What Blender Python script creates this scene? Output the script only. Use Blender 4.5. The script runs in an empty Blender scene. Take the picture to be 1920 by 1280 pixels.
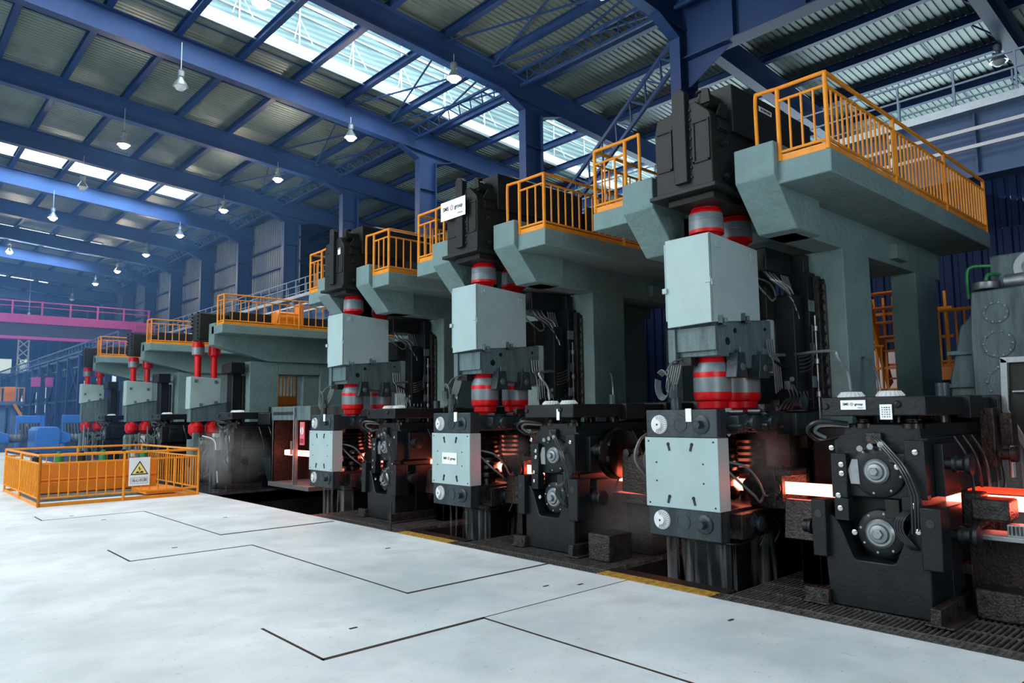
import bpy, bmesh, math, random
from mathutils import Vector, Matrix
random.seed(7)
PI = math.pi
S = bpy.context.scene
COL = S.collection

# ------------------------------------------------------------------ camera
RT = Vector((0.7399873, -0.6725125, -0.0120710))
UP = Vector((-0.0581845, -0.0818806, 0.9949423))
FW = Vector((0.6700995, 0.7355423, 0.0997204))
CZ = 1.75
cd = bpy.data.cameras.new('camera'); cam = bpy.data.objects.new('camera', cd); COL.objects.link(cam)
m = Matrix((RT, UP, -FW)).transposed().to_4x4(); m.translation = Vector((0, 0, CZ))
cam.matrix_world = m
cd.sensor_fit = 'HORIZONTAL'; cd.sensor_width = 36; cd.lens = 1347.4665 * 36 / 1920
cd.clip_end = 500; cd.clip_start = 0.05
S.camera = cam
S.view_settings.view_transform = 'Standard'; S.view_settings.look = 'None'
S.view_settings.gamma = 1; S.view_settings.use_curve_mapping = False
S.view_settings.exposure = 0.0

# ------------------------------------------------------------------ materials
def mat(name, col, rough=0.5, metal=0.0, noise=0.0, nscale=6.0, bump=0.0, bscale=30.0, col2=None, emit=None, es=0.0, streak=False, spec=0.5, coat=0.0, alpha=1.0):
    M = bpy.data.materials.new(name); M.use_nodes = True
    nt = M.node_tree; N = nt.nodes; L = nt.links
    b = N['Principled BSDF']
    b.inputs['Base Color'].default_value = (*col, 1); b.inputs['Roughness'].default_value = rough
    b.inputs['Metallic'].default_value = metal; b.inputs['Specular IOR Level'].default_value = spec
    b.inputs['Coat Weight'].default_value = coat; b.inputs['Alpha'].default_value = alpha
    tc = N.new('ShaderNodeTexCoord')
    src = tc.outputs['Object']
    if streak:
        mp = N.new('ShaderNodeMapping'); mp.inputs['Scale'].default_value = (1, 1, .12)
        L.new(src, mp.inputs['Vector']); srcs = mp.outputs['Vector']
    else: srcs = src
    if noise > 0:
        t = N.new('ShaderNodeTexNoise'); t.inputs['Scale'].default_value = nscale; t.inputs['Detail'].default_value = 6; t.inputs['Roughness'].default_value = .65
        L.new(srcs, t.inputs['Vector'])
        r = N.new('ShaderNodeValToRGB'); r.color_ramp.elements[0].position = .38; r.color_ramp.elements[1].position = .68
        c2 = col2 if col2 else tuple(c * .45 for c in col)
        r.color_ramp.elements[0].color = (*col, 1); r.color_ramp.elements[1].color = tuple(col[i] * (1 - noise) + c2[i] * noise for i in range(3)) + (1,)
        L.new(t.outputs['Fac'], r.inputs['Fac']); L.new(r.outputs['Color'], b.inputs['Base Color'])
    if bump > 0:
        t2 = N.new('ShaderNodeTexNoise'); t2.inputs['Scale'].default_value = bscale; t2.inputs['Detail'].default_value = 4
        L.new(src, t2.inputs['Vector'])
        bp = N.new('ShaderNodeBump'); bp.inputs['Strength'].default_value = bump; bp.inputs['Distance'].default_value = .02
        L.new(t2.outputs['Fac'], bp.inputs['Height']); L.new(bp.outputs['Normal'], b.inputs['Normal'])
    if emit:
        b.inputs['Emission Color'].default_value = (*emit, 1); b.inputs['Emission Strength'].default_value = es
    return M

M = {}
M['pale'] = mat('pale_painted_steel', (.37, .49, .49), .42, noise=.35, nscale=2.2, col2=(.25, .35, .355), bump=.08, bscale=14, spec=.3)
M['block'] = mat('grey_green_casting', (.125, .19, .195), .42, noise=.75, nscale=9, col2=(.03, .045, .05), bump=.3, bscale=40, streak=True, spec=.35)
M['conc'] = mat('painted_concrete', (.165, .255, .25), .65, noise=.4, nscale=2.5, col2=(.095, .15, .15), bump=.9, bscale=12, spec=.25)
M['head'] = mat('dark_teal_steel', (.011, .022, .027), .36, noise=.8, nscale=10, col2=(.04, .06, .066), bump=.2, bscale=30, streak=True, spec=.4)
M['black'] = mat('black_painted_steel', (.0055, .0075, .0095), .4, noise=.6, nscale=7, col2=(.014, .017, .019), bump=.15, bscale=30, spec=.28)
M['blackm'] = mat('matt_black_casing', (.0085, .0105, .0095), .5, noise=.5, nscale=5, col2=(.016, .019, .017), bump=.1, bscale=25, spec=.3)
M['greasy'] = mat('greasy_machine_steel', (.009, .010, .011), .32, metal=.2, noise=.9, nscale=16, col2=(.06, .052, .046), bump=.6, bscale=50, spec=.4)
M['rusty'] = mat('rusty_wet_steel', (.012, .009, .009), .34, metal=.2, noise=.85, nscale=14, col2=(.05, .027, .02), bump=.6, bscale=40, spec=.4)
M['chrome'] = mat('bright_steel', (.55, .58, .58), .22, metal=1)
M['roll'] = mat('polished_roll_steel', (.07, .065, .055), .25, metal=1)
M['dull'] = mat('dull_steel', (.28, .31, .32), .4, metal=.7, noise=.4, nscale=10)
M['white'] = mat('white_paint', (.72, .76, .76), .4, noise=.15, nscale=10)
M['sign'] = mat('white_sign_enamel', (.85, .87, .87), .35)
M['ink'] = mat('black_ink', (.01, .01, .01), .5)
M['inkred'] = mat('red_ink', (.35, .04, .05), .5)
M['pinkred'] = mat('pink_red_placard', (.75, .16, .2), .5)
M['yellowink'] = mat('yellow_ink', (.9, .75, .2), .5)
M['red'] = mat('red_paint', (.62, .004, .008), .35, spec=.35)
M['cgrey'] = mat('coupling_grey', (.20, .245, .26), .38, metal=.15, noise=.25, nscale=4)
M['orange'] = mat('orange_yellow_paint', (.80, .30, .012), .42, noise=.5, nscale=5, col2=(.60, .12, .008), spec=.35)
M['orangep'] = mat('orange_plate_paint', (.84, .24, .012), .45, noise=.4, nscale=3, col2=(.6, .13, .01))
M['navy'] = mat('navy_steelwork', (.013, .042, .13), .5, noise=.4, nscale=1.5, col2=(.008, .025, .085), spec=.3)
M['navyl'] = mat('blue_steelwork', (.03, .10, .30), .5, noise=.4, nscale=1.5, col2=(.02, .06, .19), spec=.3)
M['deck'] = mat('corrugated_roof_sheet', (.17, .225, .21), .45, metal=.3, noise=.5, nscale=.7, col2=(.09, .125, .125))
M['baffle'] = mat('translucent_baffle_sheet', (.62, .74, .76), .5)
M['galv'] = mat('galvanised_steel', (.45, .52, .56), .4, metal=.5, noise=.3, nscale=8)
M['girder'] = mat('blue_grey_girder', (.085, .15, .28), .5, noise=.35, nscale=1.2, col2=(.05, .09, .2), spec=.3)
M['clad'] = mat('blue_corrugated_cladding', (.004, .016, .065), .6, noise=.3, nscale=1, spec=.2)
M['cladp'] = mat('pale_corrugated_cladding', (.07, .105, .15), .5, noise=.5, nscale=.6, col2=(.13, .18, .22))
M['pink'] = mat('magenta_crane_paint', (.45, .05, .28), .45, noise=.3, nscale=1)
M['cranedk'] = mat('dark_crane_web', (.02, .03, .08), .5)
M['blue'] = mat('blue_machine_paint', (.04, .2, .68), .35, noise=.2, nscale=3)
M['hose'] = mat('black_rubber_hose', (.008, .008, .008), .3)
M['hoseg'] = mat('grey_rubber_hose', (.11, .13, .125), .35)
M['lampsh'] = mat('spun_aluminium', (.6, .65, .66), .3, metal=.8)
M['bulb'] = mat('lit_lamp', (1, .9, .8), .4, emit=(1.0, .82, .68), es=90)
M['bulboff'] = mat('unlit_lamp', (.55, .6, .62), .25)
M['hot'] = mat('glowing_hot_steel', (.9, .2, .1), .6, emit=(1.0, .22, .14), es=8.5)
M['hotred'] = mat('dull_red_hot_steel', (.5, .06, .03), .7, emit=(1.0, .045, .012), es=1.3)
M['glassd'] = mat('dark_window_glass', (.05, .07, .09), .15)
M['green'] = mat('green_pipe_paint', (.02, .22, .06), .4)
M['yellowr'] = mat('worn_yellow_marking', (.55, .3, .02), .7, noise=.9, nscale=20, col2=(.05, .035, .02), bump=.4)
M['seam'] = mat('rusty_floor_gap', (.02, .012, .01), .9, noise=.6, nscale=20, col2=(.10, .045, .02))
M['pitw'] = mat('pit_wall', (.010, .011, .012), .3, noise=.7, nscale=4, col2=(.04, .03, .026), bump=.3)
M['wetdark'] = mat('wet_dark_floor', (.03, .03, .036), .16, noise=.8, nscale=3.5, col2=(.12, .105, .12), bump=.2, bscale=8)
M['grate'] = mat('wet_grating_steel', (.26, .25, .24), .35, metal=.6, noise=.9, nscale=14, col2=(.05, .04, .035))
M['handr'] = mat('dim_handrail_steel', (.20, .28, .38), .45, metal=.3)
M['hosed'] = mat('dark_hydraulic_hose', (.035, .038, .04), .25, metal=.3)
M['window'] = mat('daylit_opening', (.6, .7, .8), .5, emit=(.6, .8, 1.0), es=1.0)

def baffle_mat():
    M_ = bpy.data.materials.new('translucent_baffle_sheet'); M_.use_nodes = True
    nt = M_.node_tree; N = nt.nodes; L = nt.links; N.remove(N['Principled BSDF'])
    d = N.new('ShaderNodeBsdfDiffuse'); d.inputs['Color'].default_value = (.3, .38, .38, 1)
    t = N.new('ShaderNodeBsdfTranslucent'); t.inputs['Color'].default_value = (.62, .82, .86, 1)
    w = N.new('ShaderNodeTexWave'); w.bands_direction = 'Z'; w.inputs['Scale'].default_value = 1.6; w.inputs['Distortion'].default_value = 1.5
    tc = N.new('ShaderNodeTexCoord'); L.new(tc.outputs['Object'], w.inputs['Vector'])
    r = N.new('ShaderNodeValToRGB'); e = r.color_ramp.elements; e[0].color = (.10, .17, .17, 1); e[1].color = (.30, .42, .41, 1); L.new(w.outputs['Fac'], r.inputs['Fac']); L.new(r.outputs['Color'], t.inputs['Color'])
    m_ = N.new('ShaderNodeMixShader'); m_.inputs[0].default_value = .6; L.new(d.outputs[0], m_.inputs[1]); L.new(t.outputs[0], m_.inputs[2]); L.new(m_.outputs[0], N['Material Output'].inputs['Surface'])
    return M_
M['baffle'] = baffle_mat()
def floor_mat():
    M_ = bpy.data.materials.new('pale_worn_floor_plate'); M_.use_nodes = True
    nt = M_.node_tree; N = nt.nodes; L = nt.links; b = N['Principled BSDF']
    tc = N.new('ShaderNodeTexCoord')
    n1 = N.new('ShaderNodeTexNoise'); n1.inputs['Scale'].default_value = .55; n1.inputs['Detail'].default_value = 8; n1.inputs['Roughness'].default_value = .62
    L.new(tc.outputs['Object'], n1.inputs['Vector'])
    r1 = N.new('ShaderNodeValToRGB'); e = r1.color_ramp.elements; e[0].position = .35; e[0].color = (.52, .60, .61, 1); e[1].position = .68; e[1].color = (.80, .85, .86, 1)
    L.new(n1.outputs['Fac'], r1.inputs['Fac'])
    # scuffs stretched along the mill direction
    mp = N.new('ShaderNodeMapping'); mp.inputs['Scale'].default_value = (14, 3.2, 1); L.new(tc.outputs['Object'], mp.inputs['Vector'])
    n2 = N.new('ShaderNodeTexNoise'); n2.inputs['Scale'].default_value = 1.0; n2.inputs['Detail'].default_value = 5; n2.inputs['Roughness'].default_value = .7
    L.new(mp.outputs['Vector'], n2.inputs['Vector'])
    r2 = N.new('ShaderNodeValToRGB'); e = r2.color_ramp.elements; e[0].position = .665; e[0].color = (0, 0, 0, 1); e[1].position = .72; e[1].color = (.7, .7, .7, 1)
    L.new(n2.outputs['Fac'], r2.inputs['Fac'])
    mx = N.new('ShaderNodeMixRGB'); L.new(r2.outputs['Color'], mx.inputs['Fac']); L.new(r1.outputs['Color'], mx.inputs['Color1']); mx.inputs['Color2'].default_value = (.22, .22, .22, 1)
    # rust near pit edge and further down the hall
    n3 = N.new('ShaderNodeTexNoise'); n3.inputs['Scale'].default_value = 1.7; n3.inputs['Detail'].default_value = 7
    L.new(tc.outputs['Object'], n3.inputs['Vector'])
    r3 = N.new('ShaderNodeValToRGB'); e = r3.color_ramp.elements; e[0].position = .52; e[0].color = (0, 0, 0, 1); e[1].position = .78; e[1].color = (.6, .6, .6, 1)
    L.new(n3.outputs['Fac'], r3.inputs['Fac'])
    mx2 = N.new('ShaderNodeMixRGB'); L.new(r3.outputs['Color'], mx2.inputs['Fac']); L.new(mx.outputs['Color'], mx2.inputs['Color1']); mx2.inputs['Color2'].default_value = (.40, .46, .47, 1)
    n4 = N.new('ShaderNodeTexNoise'); n4.inputs['Scale'].default_value = 9; n4.inputs['Detail'].default_value = 10; n4.inputs['Roughness'].default_value = .75
    mp4 = N.new('ShaderNodeMapping'); mp4.inputs['Scale'].default_value = (1, 2.6, 1); mp4.inputs['Rotation'].default_value = (0, 0, .5); L.new(tc.outputs['Object'], mp4.inputs['Vector']); L.new(mp4.outputs['Vector'], n4.inputs['Vector'])
    r4 = N.new('ShaderNodeValToRGB'); e = r4.color_ramp.elements; e[0].position = .615; e[0].color = (0, 0, 0, 1); e[1].position = .66; e[1].color = (.75, .75, .75, 1); L.new(n4.outputs['Fac'], r4.inputs['Fac'])
    mx3 = N.new('ShaderNodeMixRGB'); L.new(r4.outputs['Color'], mx3.inputs['Fac']); L.new(mx2.outputs['Color'], mx3.inputs['Color1']); mx3.inputs['Color2'].default_value = (.20, .18, .17, 1)
    L.new(mx3.outputs['Color'], b.inputs['Base Color'])
    rr = N.new('ShaderNodeMapRange'); rr.inputs['To Min'].default_value = .42; rr.inputs['To Max'].default_value = .62
    L.new(n1.outputs['Fac'], rr.inputs['Value']); L.new(rr.outputs['Result'], b.inputs['Roughness'])
    ck = N.new('ShaderNodeTexVoronoi'); ck.inputs['Scale'].default_value = 26; L.new(tc.outputs['Object'], ck.inputs['Vector'])
    bp = N.new('ShaderNodeBump'); bp.inputs['Strength'].default_value = .12; bp.inputs['Distance'].default_value = .004
    L.new(ck.outputs['Distance'], bp.inputs['Height']); L.new(bp.outputs['Normal'], b.inputs['Normal'])
    return M_
M['floor'] = floor_mat()

def water_mat(name, col, a_hi):
    M_ = bpy.data.materials.new(name); M_.use_nodes = True
    nt = M_.node_tree; N = nt.nodes; L = nt.links; b = N['Principled BSDF']
    b.inputs['Base Color'].default_value = (*col, 1); b.inputs['Roughness'].default_value = .3
    tc = N.new('ShaderNodeTexCoord'); mp = N.new('ShaderNodeMapping'); mp.inputs['Scale'].default_value = (10, 10, .7)
    L.new(tc.outputs['Object'], mp.inputs['Vector'])
    n = N.new('ShaderNodeTexNoise'); n.inputs['Scale'].default_value = 1; n.inputs['Detail'].default_value = 4; L.new(mp.outputs['Vector'], n.inputs['Vector'])
    r = N.new('ShaderNodeMapRange'); r.inputs['From Min'].default_value = .45; r.inputs['From Max'].default_value = .72; r.inputs['To Min'].default_value = .0; r.inputs['To Max'].default_value = a_hi
    L.new(n.outputs['Fac'], r.inputs['Value']); L.new(r.outputs['Result'], b.inputs['Alpha'])
    return M_
M['water'] = water_mat('falling_water', (.42, .42, .42), .42)

def steam_mat(name, dens, col=(1, 1, 1)):
    M_ = bpy.data.materials.new(name); M_.use_nodes = True
    nt = M_.node_tree; N = nt.nodes; L = nt.links
    N.remove(N['Principled BSDF']); v = N.new('ShaderNodeVolumePrincipled'); v.inputs['Color'].default_value = (*col, 1)
    tc = N.new('ShaderNodeTexCoord')
    ln = N.new('ShaderNodeVectorMath'); ln.operation = 'LENGTH'; L.new(tc.outputs['Object'], ln.inputs[0])
    fall = N.new('ShaderNodeMapRange'); fall.inputs['From Min'].default_value = 1.0; fall.inputs['From Max'].default_value = .15; fall.inputs['To Min'].default_value = 0; fall.inputs['To Max'].default_value = 1
    L.new(ln.outputs['Value'], fall.inputs['Value'])
    n = N.new('ShaderNodeTexNoise'); n.inputs['Scale'].default_value = 2.2; n.inputs['Detail'].default_value = 3; L.new(tc.outputs['Object'], n.inputs['Vector'])
    mu = N.new('ShaderNodeMath'); mu.operation = 'MULTIPLY'; L.new(fall.outputs['Result'], mu.inputs[0]); L.new(n.outputs['Fac'], mu.inputs[1])
    m2 = N.new('ShaderNodeMath'); m2.operation = 'MULTIPLY'; L.new(mu.outputs[0], m2.inputs[0]); m2.inputs[1].default_value = dens
    L.new(m2.outputs[0], v.inputs['Density']); L.new(v.outputs[0], N['Material Output'].inputs['Volume'])
    return M_
M['steam'] = steam_mat('steam', 1.6)

# ------------------------------------------------------------------ mesh helpers
class MB:
    def __init__(s): s.v = []; s.f = []; s.mi = []; s.cur = 0; s.starts = []
    def mark(s): s.starts.append((len(s.v), len(s.f)))
    def face(s, idx): s.f.append(idx); s.mi.append(s.cur)
    def hexa(s, P):
        s.mark()
        b = len(s.v); s.v += [tuple(p) for p in P]
        for q in ((0, 3, 2, 1), (4, 5, 6, 7), (0, 1, 5, 4), (1, 2, 6, 5), (2, 3, 7, 6), (3, 0, 4, 7)): s.face([b + i for i in q])
        return s
    def box(s, x0, x1, y0, y1, z0, z1):
        return s.hexa([(x0, y0, z0), (x1, y0, z0), (x1, y1, z0), (x0, y1, z0), (x0, y0, z1), (x1, y0, z1), (x1, y1, z1), (x0, y1, z1)])
    def cbox(s, c, d): return s.box(c[0] - d[0] / 2, c[0] + d[0] / 2, c[1] - d[1] / 2, c[1] + d[1] / 2, c[2] - d[2] / 2, c[2] + d[2] / 2)
    def beam(s, a, b_, w, h, up=(0, 0, 1)):
        a = Vector(a); b_ = Vector(b_); d = (b_ - a).normalized(); u = Vector(up)
        if abs(d.dot(u)) > .98: u = Vector((1, 0, 0))
        r = d.cross(u).normalized(); u = r.cross(d).normalized()
        P = []
        for e in (a, b_):
            for (i, j) in ((-1, -1), (1, -1), (1, 1), (-1, 1)): P.append(e + r * (w / 2 * i) + u * (h / 2 * j))
        return s.hexa(P)
    def ibeam(s, a, b_, w, h, tf, tw):
        a = Vector(a); b_ = Vector(b_); d = (b_ - a).normalized(); r = d.cross(Vector((0, 0, 1))).normalized(); u = r.cross(d)
        s.beam(a, b_, tw, h - 2 * tf)
        s.beam(a + u * (h / 2 - tf / 2), b_ + u * (h / 2 - tf / 2), w, tf); s.beam(a - u * (h / 2 - tf / 2), b_ - u * (h / 2 - tf / 2), w, tf)
        return s
    def prism(s, poly, ax, a0, a1):
        s.mark()
        b = len(s.v); n = len(poly)
        for a in (a0, a1):
            for (p, q) in poly: s.v.append({'x': (a, p, q), 'y': (p, a, q), 'z': (p, q, a)}[ax])
        s.face(list(range(b, b + n))[::-1]); s.face(list(range(b + n, b + 2 * n)))
        for i in range(n):
            j = (i + 1) % n; s.face([b + i, b + j, b + n + j, b + n + i])
        return s
    def lathe(s, c, ax, prof, n=24, cap=True):
        s.mark()
        d = Vector(ax).normalized(); t = Vector((0, 0, 1)) if abs(d.z) < .9 else Vector((1, 0, 0))
        u = d.cross(t).normalized(); w = d.cross(u); c = Vector(c); b = len(s.v); keep = s.cur
        for p in prof:
            for k in range(n):
                a = 2 * PI * k / n; s.v.append(tuple(c + d * p[1] + (u * math.cos(a) + w * math.sin(a)) * max(p[0], .0005)))
        for i in range(len(prof) - 1):
            s.cur = prof[i][2] if len(prof[i]) > 2 else keep
            for k in range(n):
                k2 = (k + 1) % n; s.face([b + i * n + k, b + i * n + k2, b + (i + 1) * n + k2, b + (i + 1) * n + k])
        if cap:
            s.cur = prof[0][2] if len(prof[0]) > 2 else keep
            s.face([b + k for k in range(n)][::-1])
            s.cur = prof[-1][2] if len(prof[-1]) > 2 else keep
            s.face([b + (len(prof) - 1) * n + k for k in range(n)])
        s.cur = keep
        return s
    def cyl(s, a, b_, r, r2=None, n=18):
        a = Vector(a); b_ = Vector(b_); return s.lathe(a, b_ - a, [(r, 0), (r if r2 is None else r2, (b_ - a).length)], n)
    def tube(s, pts, r, n=8, smooth=True, sub=5):
        s.mark()
        P = [Vector(p) for p in pts]
        if smooth and len(P) > 2:
            Q = []
            for i in range(len(P) - 1):
                p0 = P[max(i - 1, 0)]; p1 = P[i]; p2 = P[i + 1]; p3 = P[min(i + 2, len(P) - 1)]
                for k in range(sub):
                    t = k / sub
                    Q.append(.5 * ((2 * p1) + (-p0 + p2) * t + (2 * p0 - 5 * p1 + 4 * p2 - p3) * t * t + (-p0 + 3 * p1 - 3 * p2 + p3) * t ** 3))
            Q.append(P[-1]); P = Q
        b = len(s.v); prev = None
        for i, p in enumerate(P):
            d = ((P[min(i + 1, len(P) - 1)] - P[max(i - 1, 0)])).normalized()
            if prev is None:
                t = Vector((0, 0, 1)) if abs(d.z) < .9 else Vector((1, 0, 0)); u = d.cross(t).normalized()
            else: u = (prev - d * prev.dot(d)).normalized()
            prev = u; w = d.cross(u)
            for k in range(n):
                a = 2 * PI * k / n; s.v.append(tuple(p + (u * math.cos(a) + w * math.sin(a)) * r))
        for i in range(len(P) - 1):
            for k in range(n):
                k2 = (k + 1) % n; s.face([b + i * n + k, b + i * n + k2, b + (i + 1) * n + k2, b + (i + 1) * n + k])
        s.face([b + k for k in range(n)][::-1]); s.face([b + (len(P) - 1) * n + k for k in range(n)])
        return s
    def build(s, name, material, parent=None, bevel=0.0, smooth=True, origin=None, each=False):
        if each:
            out = []
            for a, b in zip(s.starts, s.starts[1:] + [(len(s.v), len(s.f))]):
                t = MB(); t.v = s.v[a[0]:b[0]]; t.f = [[i - a[0] for i in f] for f in s.f[a[1]:b[1]]]; t.mi = s.mi[a[1]:b[1]]
                out.append(t.build(name, material, parent, bevel, smooth, origin))
            return out
        me = bpy.data.meshes.new(name)
        o = bpy.data.objects.new(name, me); COL.objects.link(o)
        off = Vector((0, 0, 0))
        if parent is not None:
            w = Vector((0, 0, 0)); p = parent
            while p is not None: w += p.location; p = p.parent
            off = w; o.parent = parent
        if origin is None:
            origin = off
        else: origin = Vector(origin)
        o.location = origin - off
        bm = bmesh.new()
        vs = [bm.verts.new(Vector(v) - origin) for v in s.v]
        for i, f in enumerate(s.f):
            try:
                fa = bm.faces.new([vs[k] for k in f]); fa.material_index = s.mi[i]; fa.smooth = smooth
            except ValueError: pass
        bmesh.ops.recalc_face_normals(bm, faces=bm.faces)
        bm.to_mesh(me); bm.free()
        if smooth: me.set_sharp_from_angle(angle=.55)
        for mm in (material if isinstance(material, (list, tuple)) else [material]): me.materials.append(M[mm])
        if bevel > 0:
            md = o.modifiers.new('bevel', 'BEVEL'); md.width = bevel; md.segments = 2; md.limit_method = 'ANGLE'; md.angle_limit = .7
        return o

def tag(o, label=None, cat=None, group=None, kind=None):
    if label: o['label'] = label
    if cat: o['category'] = cat
    if group: o['group'] = group
    if kind: o['kind'] = kind
    return o
def root(name, loc, label, cat, group=None):
    o = bpy.data.objects.new(name, None); COL.objects.link(o); o.location = loc; o.empty_display_size = .1
    return tag(o, label, cat, group)
def kids(o): return [c for c in COL.objects if c.parent == o]
def copy_tree(o, parent=None, dloc=None, label=None):
    c = o.copy(); COL.objects.link(c); c.parent = parent
    if dloc: c.location = Vector(o.location) + Vector(dloc)
    if label: c['label'] = label
    for ch in kids(o): copy_tree(ch, c)
    return c
def struct(name, mb, material, bevel=0, label=None):
    o = mb.build(name, material, None, bevel); o['kind'] = 'structure'
    if label: o['label'] = label
    return o
def text(body, material, parent, name, center, size, right, up, depth=.002, bold=.0):
    cu = bpy.data.curves.new('t', 'FONT'); cu.body = body; cu.size = size; cu.align_x = 'CENTER'; cu.align_y = 'CENTER'; cu.extrude = depth; cu.offset = bold
    t = bpy.data.objects.new('t', cu); COL.objects.link(t)
    bpy.context.view_layer.update()
    me = bpy.data.meshes.new_from_object(t.evaluated_get(bpy.context.evaluated_depsgraph_get()))
    bpy.data.objects.remove(t); bpy.data.curves.remove(cu)
    R = Vector(right).normalized(); U = Vector(up).normalized(); Z = R.cross(U)
    mtx = Matrix((R, U, Z)).transposed().to_4x4()
    me.transform(mtx); me.materials.clear(); me.materials.append(M[material]); me.name = name
    o = bpy.data.objects.new(name, me); COL.objects.link(o)
    w = Vector((0, 0, 0)); p = parent
    while p is not None: w += p.location; p = p.parent
    o.parent = parent; o.location = Vector(center) - w
    return o
ORD = ['nearest', 'second nearest', 'third nearest', 'fourth nearest', 'fifth nearest', 'sixth nearest', 'seventh nearest', 'eighth nearest', 'ninth nearest', 'tenth nearest', 'eleventh nearest', 'twelfth nearest', 'thirteenth nearest', 'fourteenth nearest', 'fifteenth nearest', 'farthest but one', 'farthest']

# ------------------------------------------------------------------ floor, pit, grating
PE = 6.08
MS = 4.04      # pitch of the rolling stands
pits = [(3.88, 5.42), (7.95, 9.45), (12.1, 17.2)]
struct('floor', MB().box(-14, PE, -8, 130, -.3, 0), 'floor')
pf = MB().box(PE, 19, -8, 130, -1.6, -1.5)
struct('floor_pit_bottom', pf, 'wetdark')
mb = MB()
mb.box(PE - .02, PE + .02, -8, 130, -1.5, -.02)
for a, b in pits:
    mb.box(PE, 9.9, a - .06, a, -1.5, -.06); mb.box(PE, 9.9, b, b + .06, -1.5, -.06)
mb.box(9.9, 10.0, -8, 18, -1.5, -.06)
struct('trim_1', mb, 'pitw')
# gratings between pits : solid bars (real slats)
edges = [-2.0] + [e for p in pits for e in p]
segs = [(-2.0, 3.88), (5.42, 7.95), (9.45, 12.1)]
for i, (a, b) in enumerate(segs):
    mb = MB()
    y = a
    n = int((b - a) / .045)
    for k in range(n):
        yy = a + (k + .5) * (b - a) / n
        mb.box(PE + .22, 9.9, yy - .007, yy + .007, -.05, -.005)
    for xx in [PE + .24 + .35 * j for j in range(11)]: mb.box(xx - .01, xx + .01, a, b, -.04, -.008)
    g = mb.build('floor_grating', 'grate')
    tag(g, ['dark steel floor grating under the big black stand at right', 'dark steel floor grating around the foot of the middle black stand', 'dark steel floor grating around the far black stand'][i], 'grating')
# walkway edge grating running along the pale floor
mb = MB()
mb.box(PE, PE + .02, -2, 12.1, -.05, .0); mb.box(PE + .2, PE + .22, -2, 12.1, -.05, .0)
k = -2.0
while k < 12.1:
    mb.box(PE + .02, PE + .2, k, k + .012, -.045, -.002); k += .05
for xx in (.06, .11, .16): mb.box(PE + xx - .004, PE + xx + .004, -2, 12.1, -.04, -.004)
tag(mb.build('edge_grating', 'grate'), 'narrow serrated steel grating strip along the edge of the pale floor', 'grating')
# yellow worn edges at the open pits
for i, (a, b) in enumerate(((3.95, 5.36), (8.05, 9.3))):
    tag(MB().box(PE + .005, PE + .2, a, b, -.012, .006).build('yellow_edge_plate', 'yellowr', bevel=.003), ['worn yellow edge plate in front of the near open pit', 'worn yellow edge plate in front of the middle open pit'][i], 'edge plate')
    tag(MB().box(PE + .2, PE + .42, a - .05, b + .05, -.06, .0).build('pit_edge_beam', 'rusty', bevel=.006), ['rusty steel beam behind the yellow edge plate of the near pit', 'rusty steel beam behind the yellow edge plate of the middle pit'][i], 'beam')
# wet plate floor past the third stand
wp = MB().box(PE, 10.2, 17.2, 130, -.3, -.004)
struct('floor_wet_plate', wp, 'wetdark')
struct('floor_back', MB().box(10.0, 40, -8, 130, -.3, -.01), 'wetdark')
# seams in the floor plates
seams = [[(2.6, 10.92), (2.6, 9.88), (4.13, 9.88), (4.13, 6.11), (6.08, 6.11)],
         [(2.6, 5.97), (2.6, 4.92), (4.11, 4.92), (4.11, -3)],
         [(2.5, 15.6), (2.5, 14.92), (4.14, 14.92), (4.14, 11.08), (6.0, 11.05)],
         [(4.11, 4.93), (6.08, 4.93)]]
mb = MB()
for i, sm in enumerate(seams):
    w = .013 if i < 3 else .004
    for (a, b) in zip(sm[:-1], sm[1:]):
        x0, x1 = sorted((a[0], b[0])); y0, y1 = sorted((a[1], b[1]))
        wy = w * 1.8 if x1 - x0 > y1 - y0 else w
        mb.box(x0 - w, x1 + w, y0 - wy, y1 + wy, -.002, .0012)
struct('trim_2', mb, 'seam')
# small lifting slots and scraps on the floor
for i, (x, y) in enumerate(((3.3, 10.45), (3.15, 5.45), (5.3, 5.35), (5.6, 5.15), (3.3, 14.2), (3.0, 15.2), (5.55, 3.4), (5.3, 8.3), (4.9, 12.9), (5.6, 1.35))):
    tag(MB().box(x - .035, x + .035, y - .012, y + .012, 0, .004).build('lifting_slot', 'seam'), 'short dark lifting slot in the pale floor plates', 'slot', 'lifting slots in the floor')

# ------------------------------------------------------------------ roof
def rz(x): return 14.98 - .078 * x
BP = 6.33; Y0 = 11.2; XC = 17.0
yk = lambda k: Y0 + BP * k
XL, XR = -9.0, 33.0
def deck_panel(y0, y1, x0, x1, up=0):
    mb = MB(); p = .2; n = int(round((y1 - y0) / p)); prof = []
    for k in range(n):
        y = y0 + (y1 - y0) * k / n; s = (y1 - y0) / n
        prof += [(y, 0), (y + s * .62, 0), (y + s * .7, .035), (y + s * .92, .035)]
    prof.append((y1, 0))
    b = len(mb.v)
    for (y, z) in prof:
        for x in (x0, x1): mb.v.append((x, y, rz(x) + z + up))
    for i in range(len(prof) - 1): mb.face([b + 2 * i, b + 2 * i + 1, b + 2 * i + 3, b + 2 * i + 2])
    return mb
mon = [(1, XL, XR), (4, XL, 13.0), (7, XL, 12.2), (10, XL, 12.2)]
cuts = [(yk(k) + .5, yk(k) + 4.9, a, b) for k, a, b in mon]
ya = -6.0
ci = 1
for (c0, c1, a, b) in cuts:
    struct('ceiling_deck', deck_panel(ya, c0, XL, XR), 'deck')
    if b < XR: struct('ceiling_deck', deck_panel(c0, c1, b, XR), 'deck')
    ya = c1
struct('ceiling_deck', deck_panel(ya, 128, XL, XR), 'deck')
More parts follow.
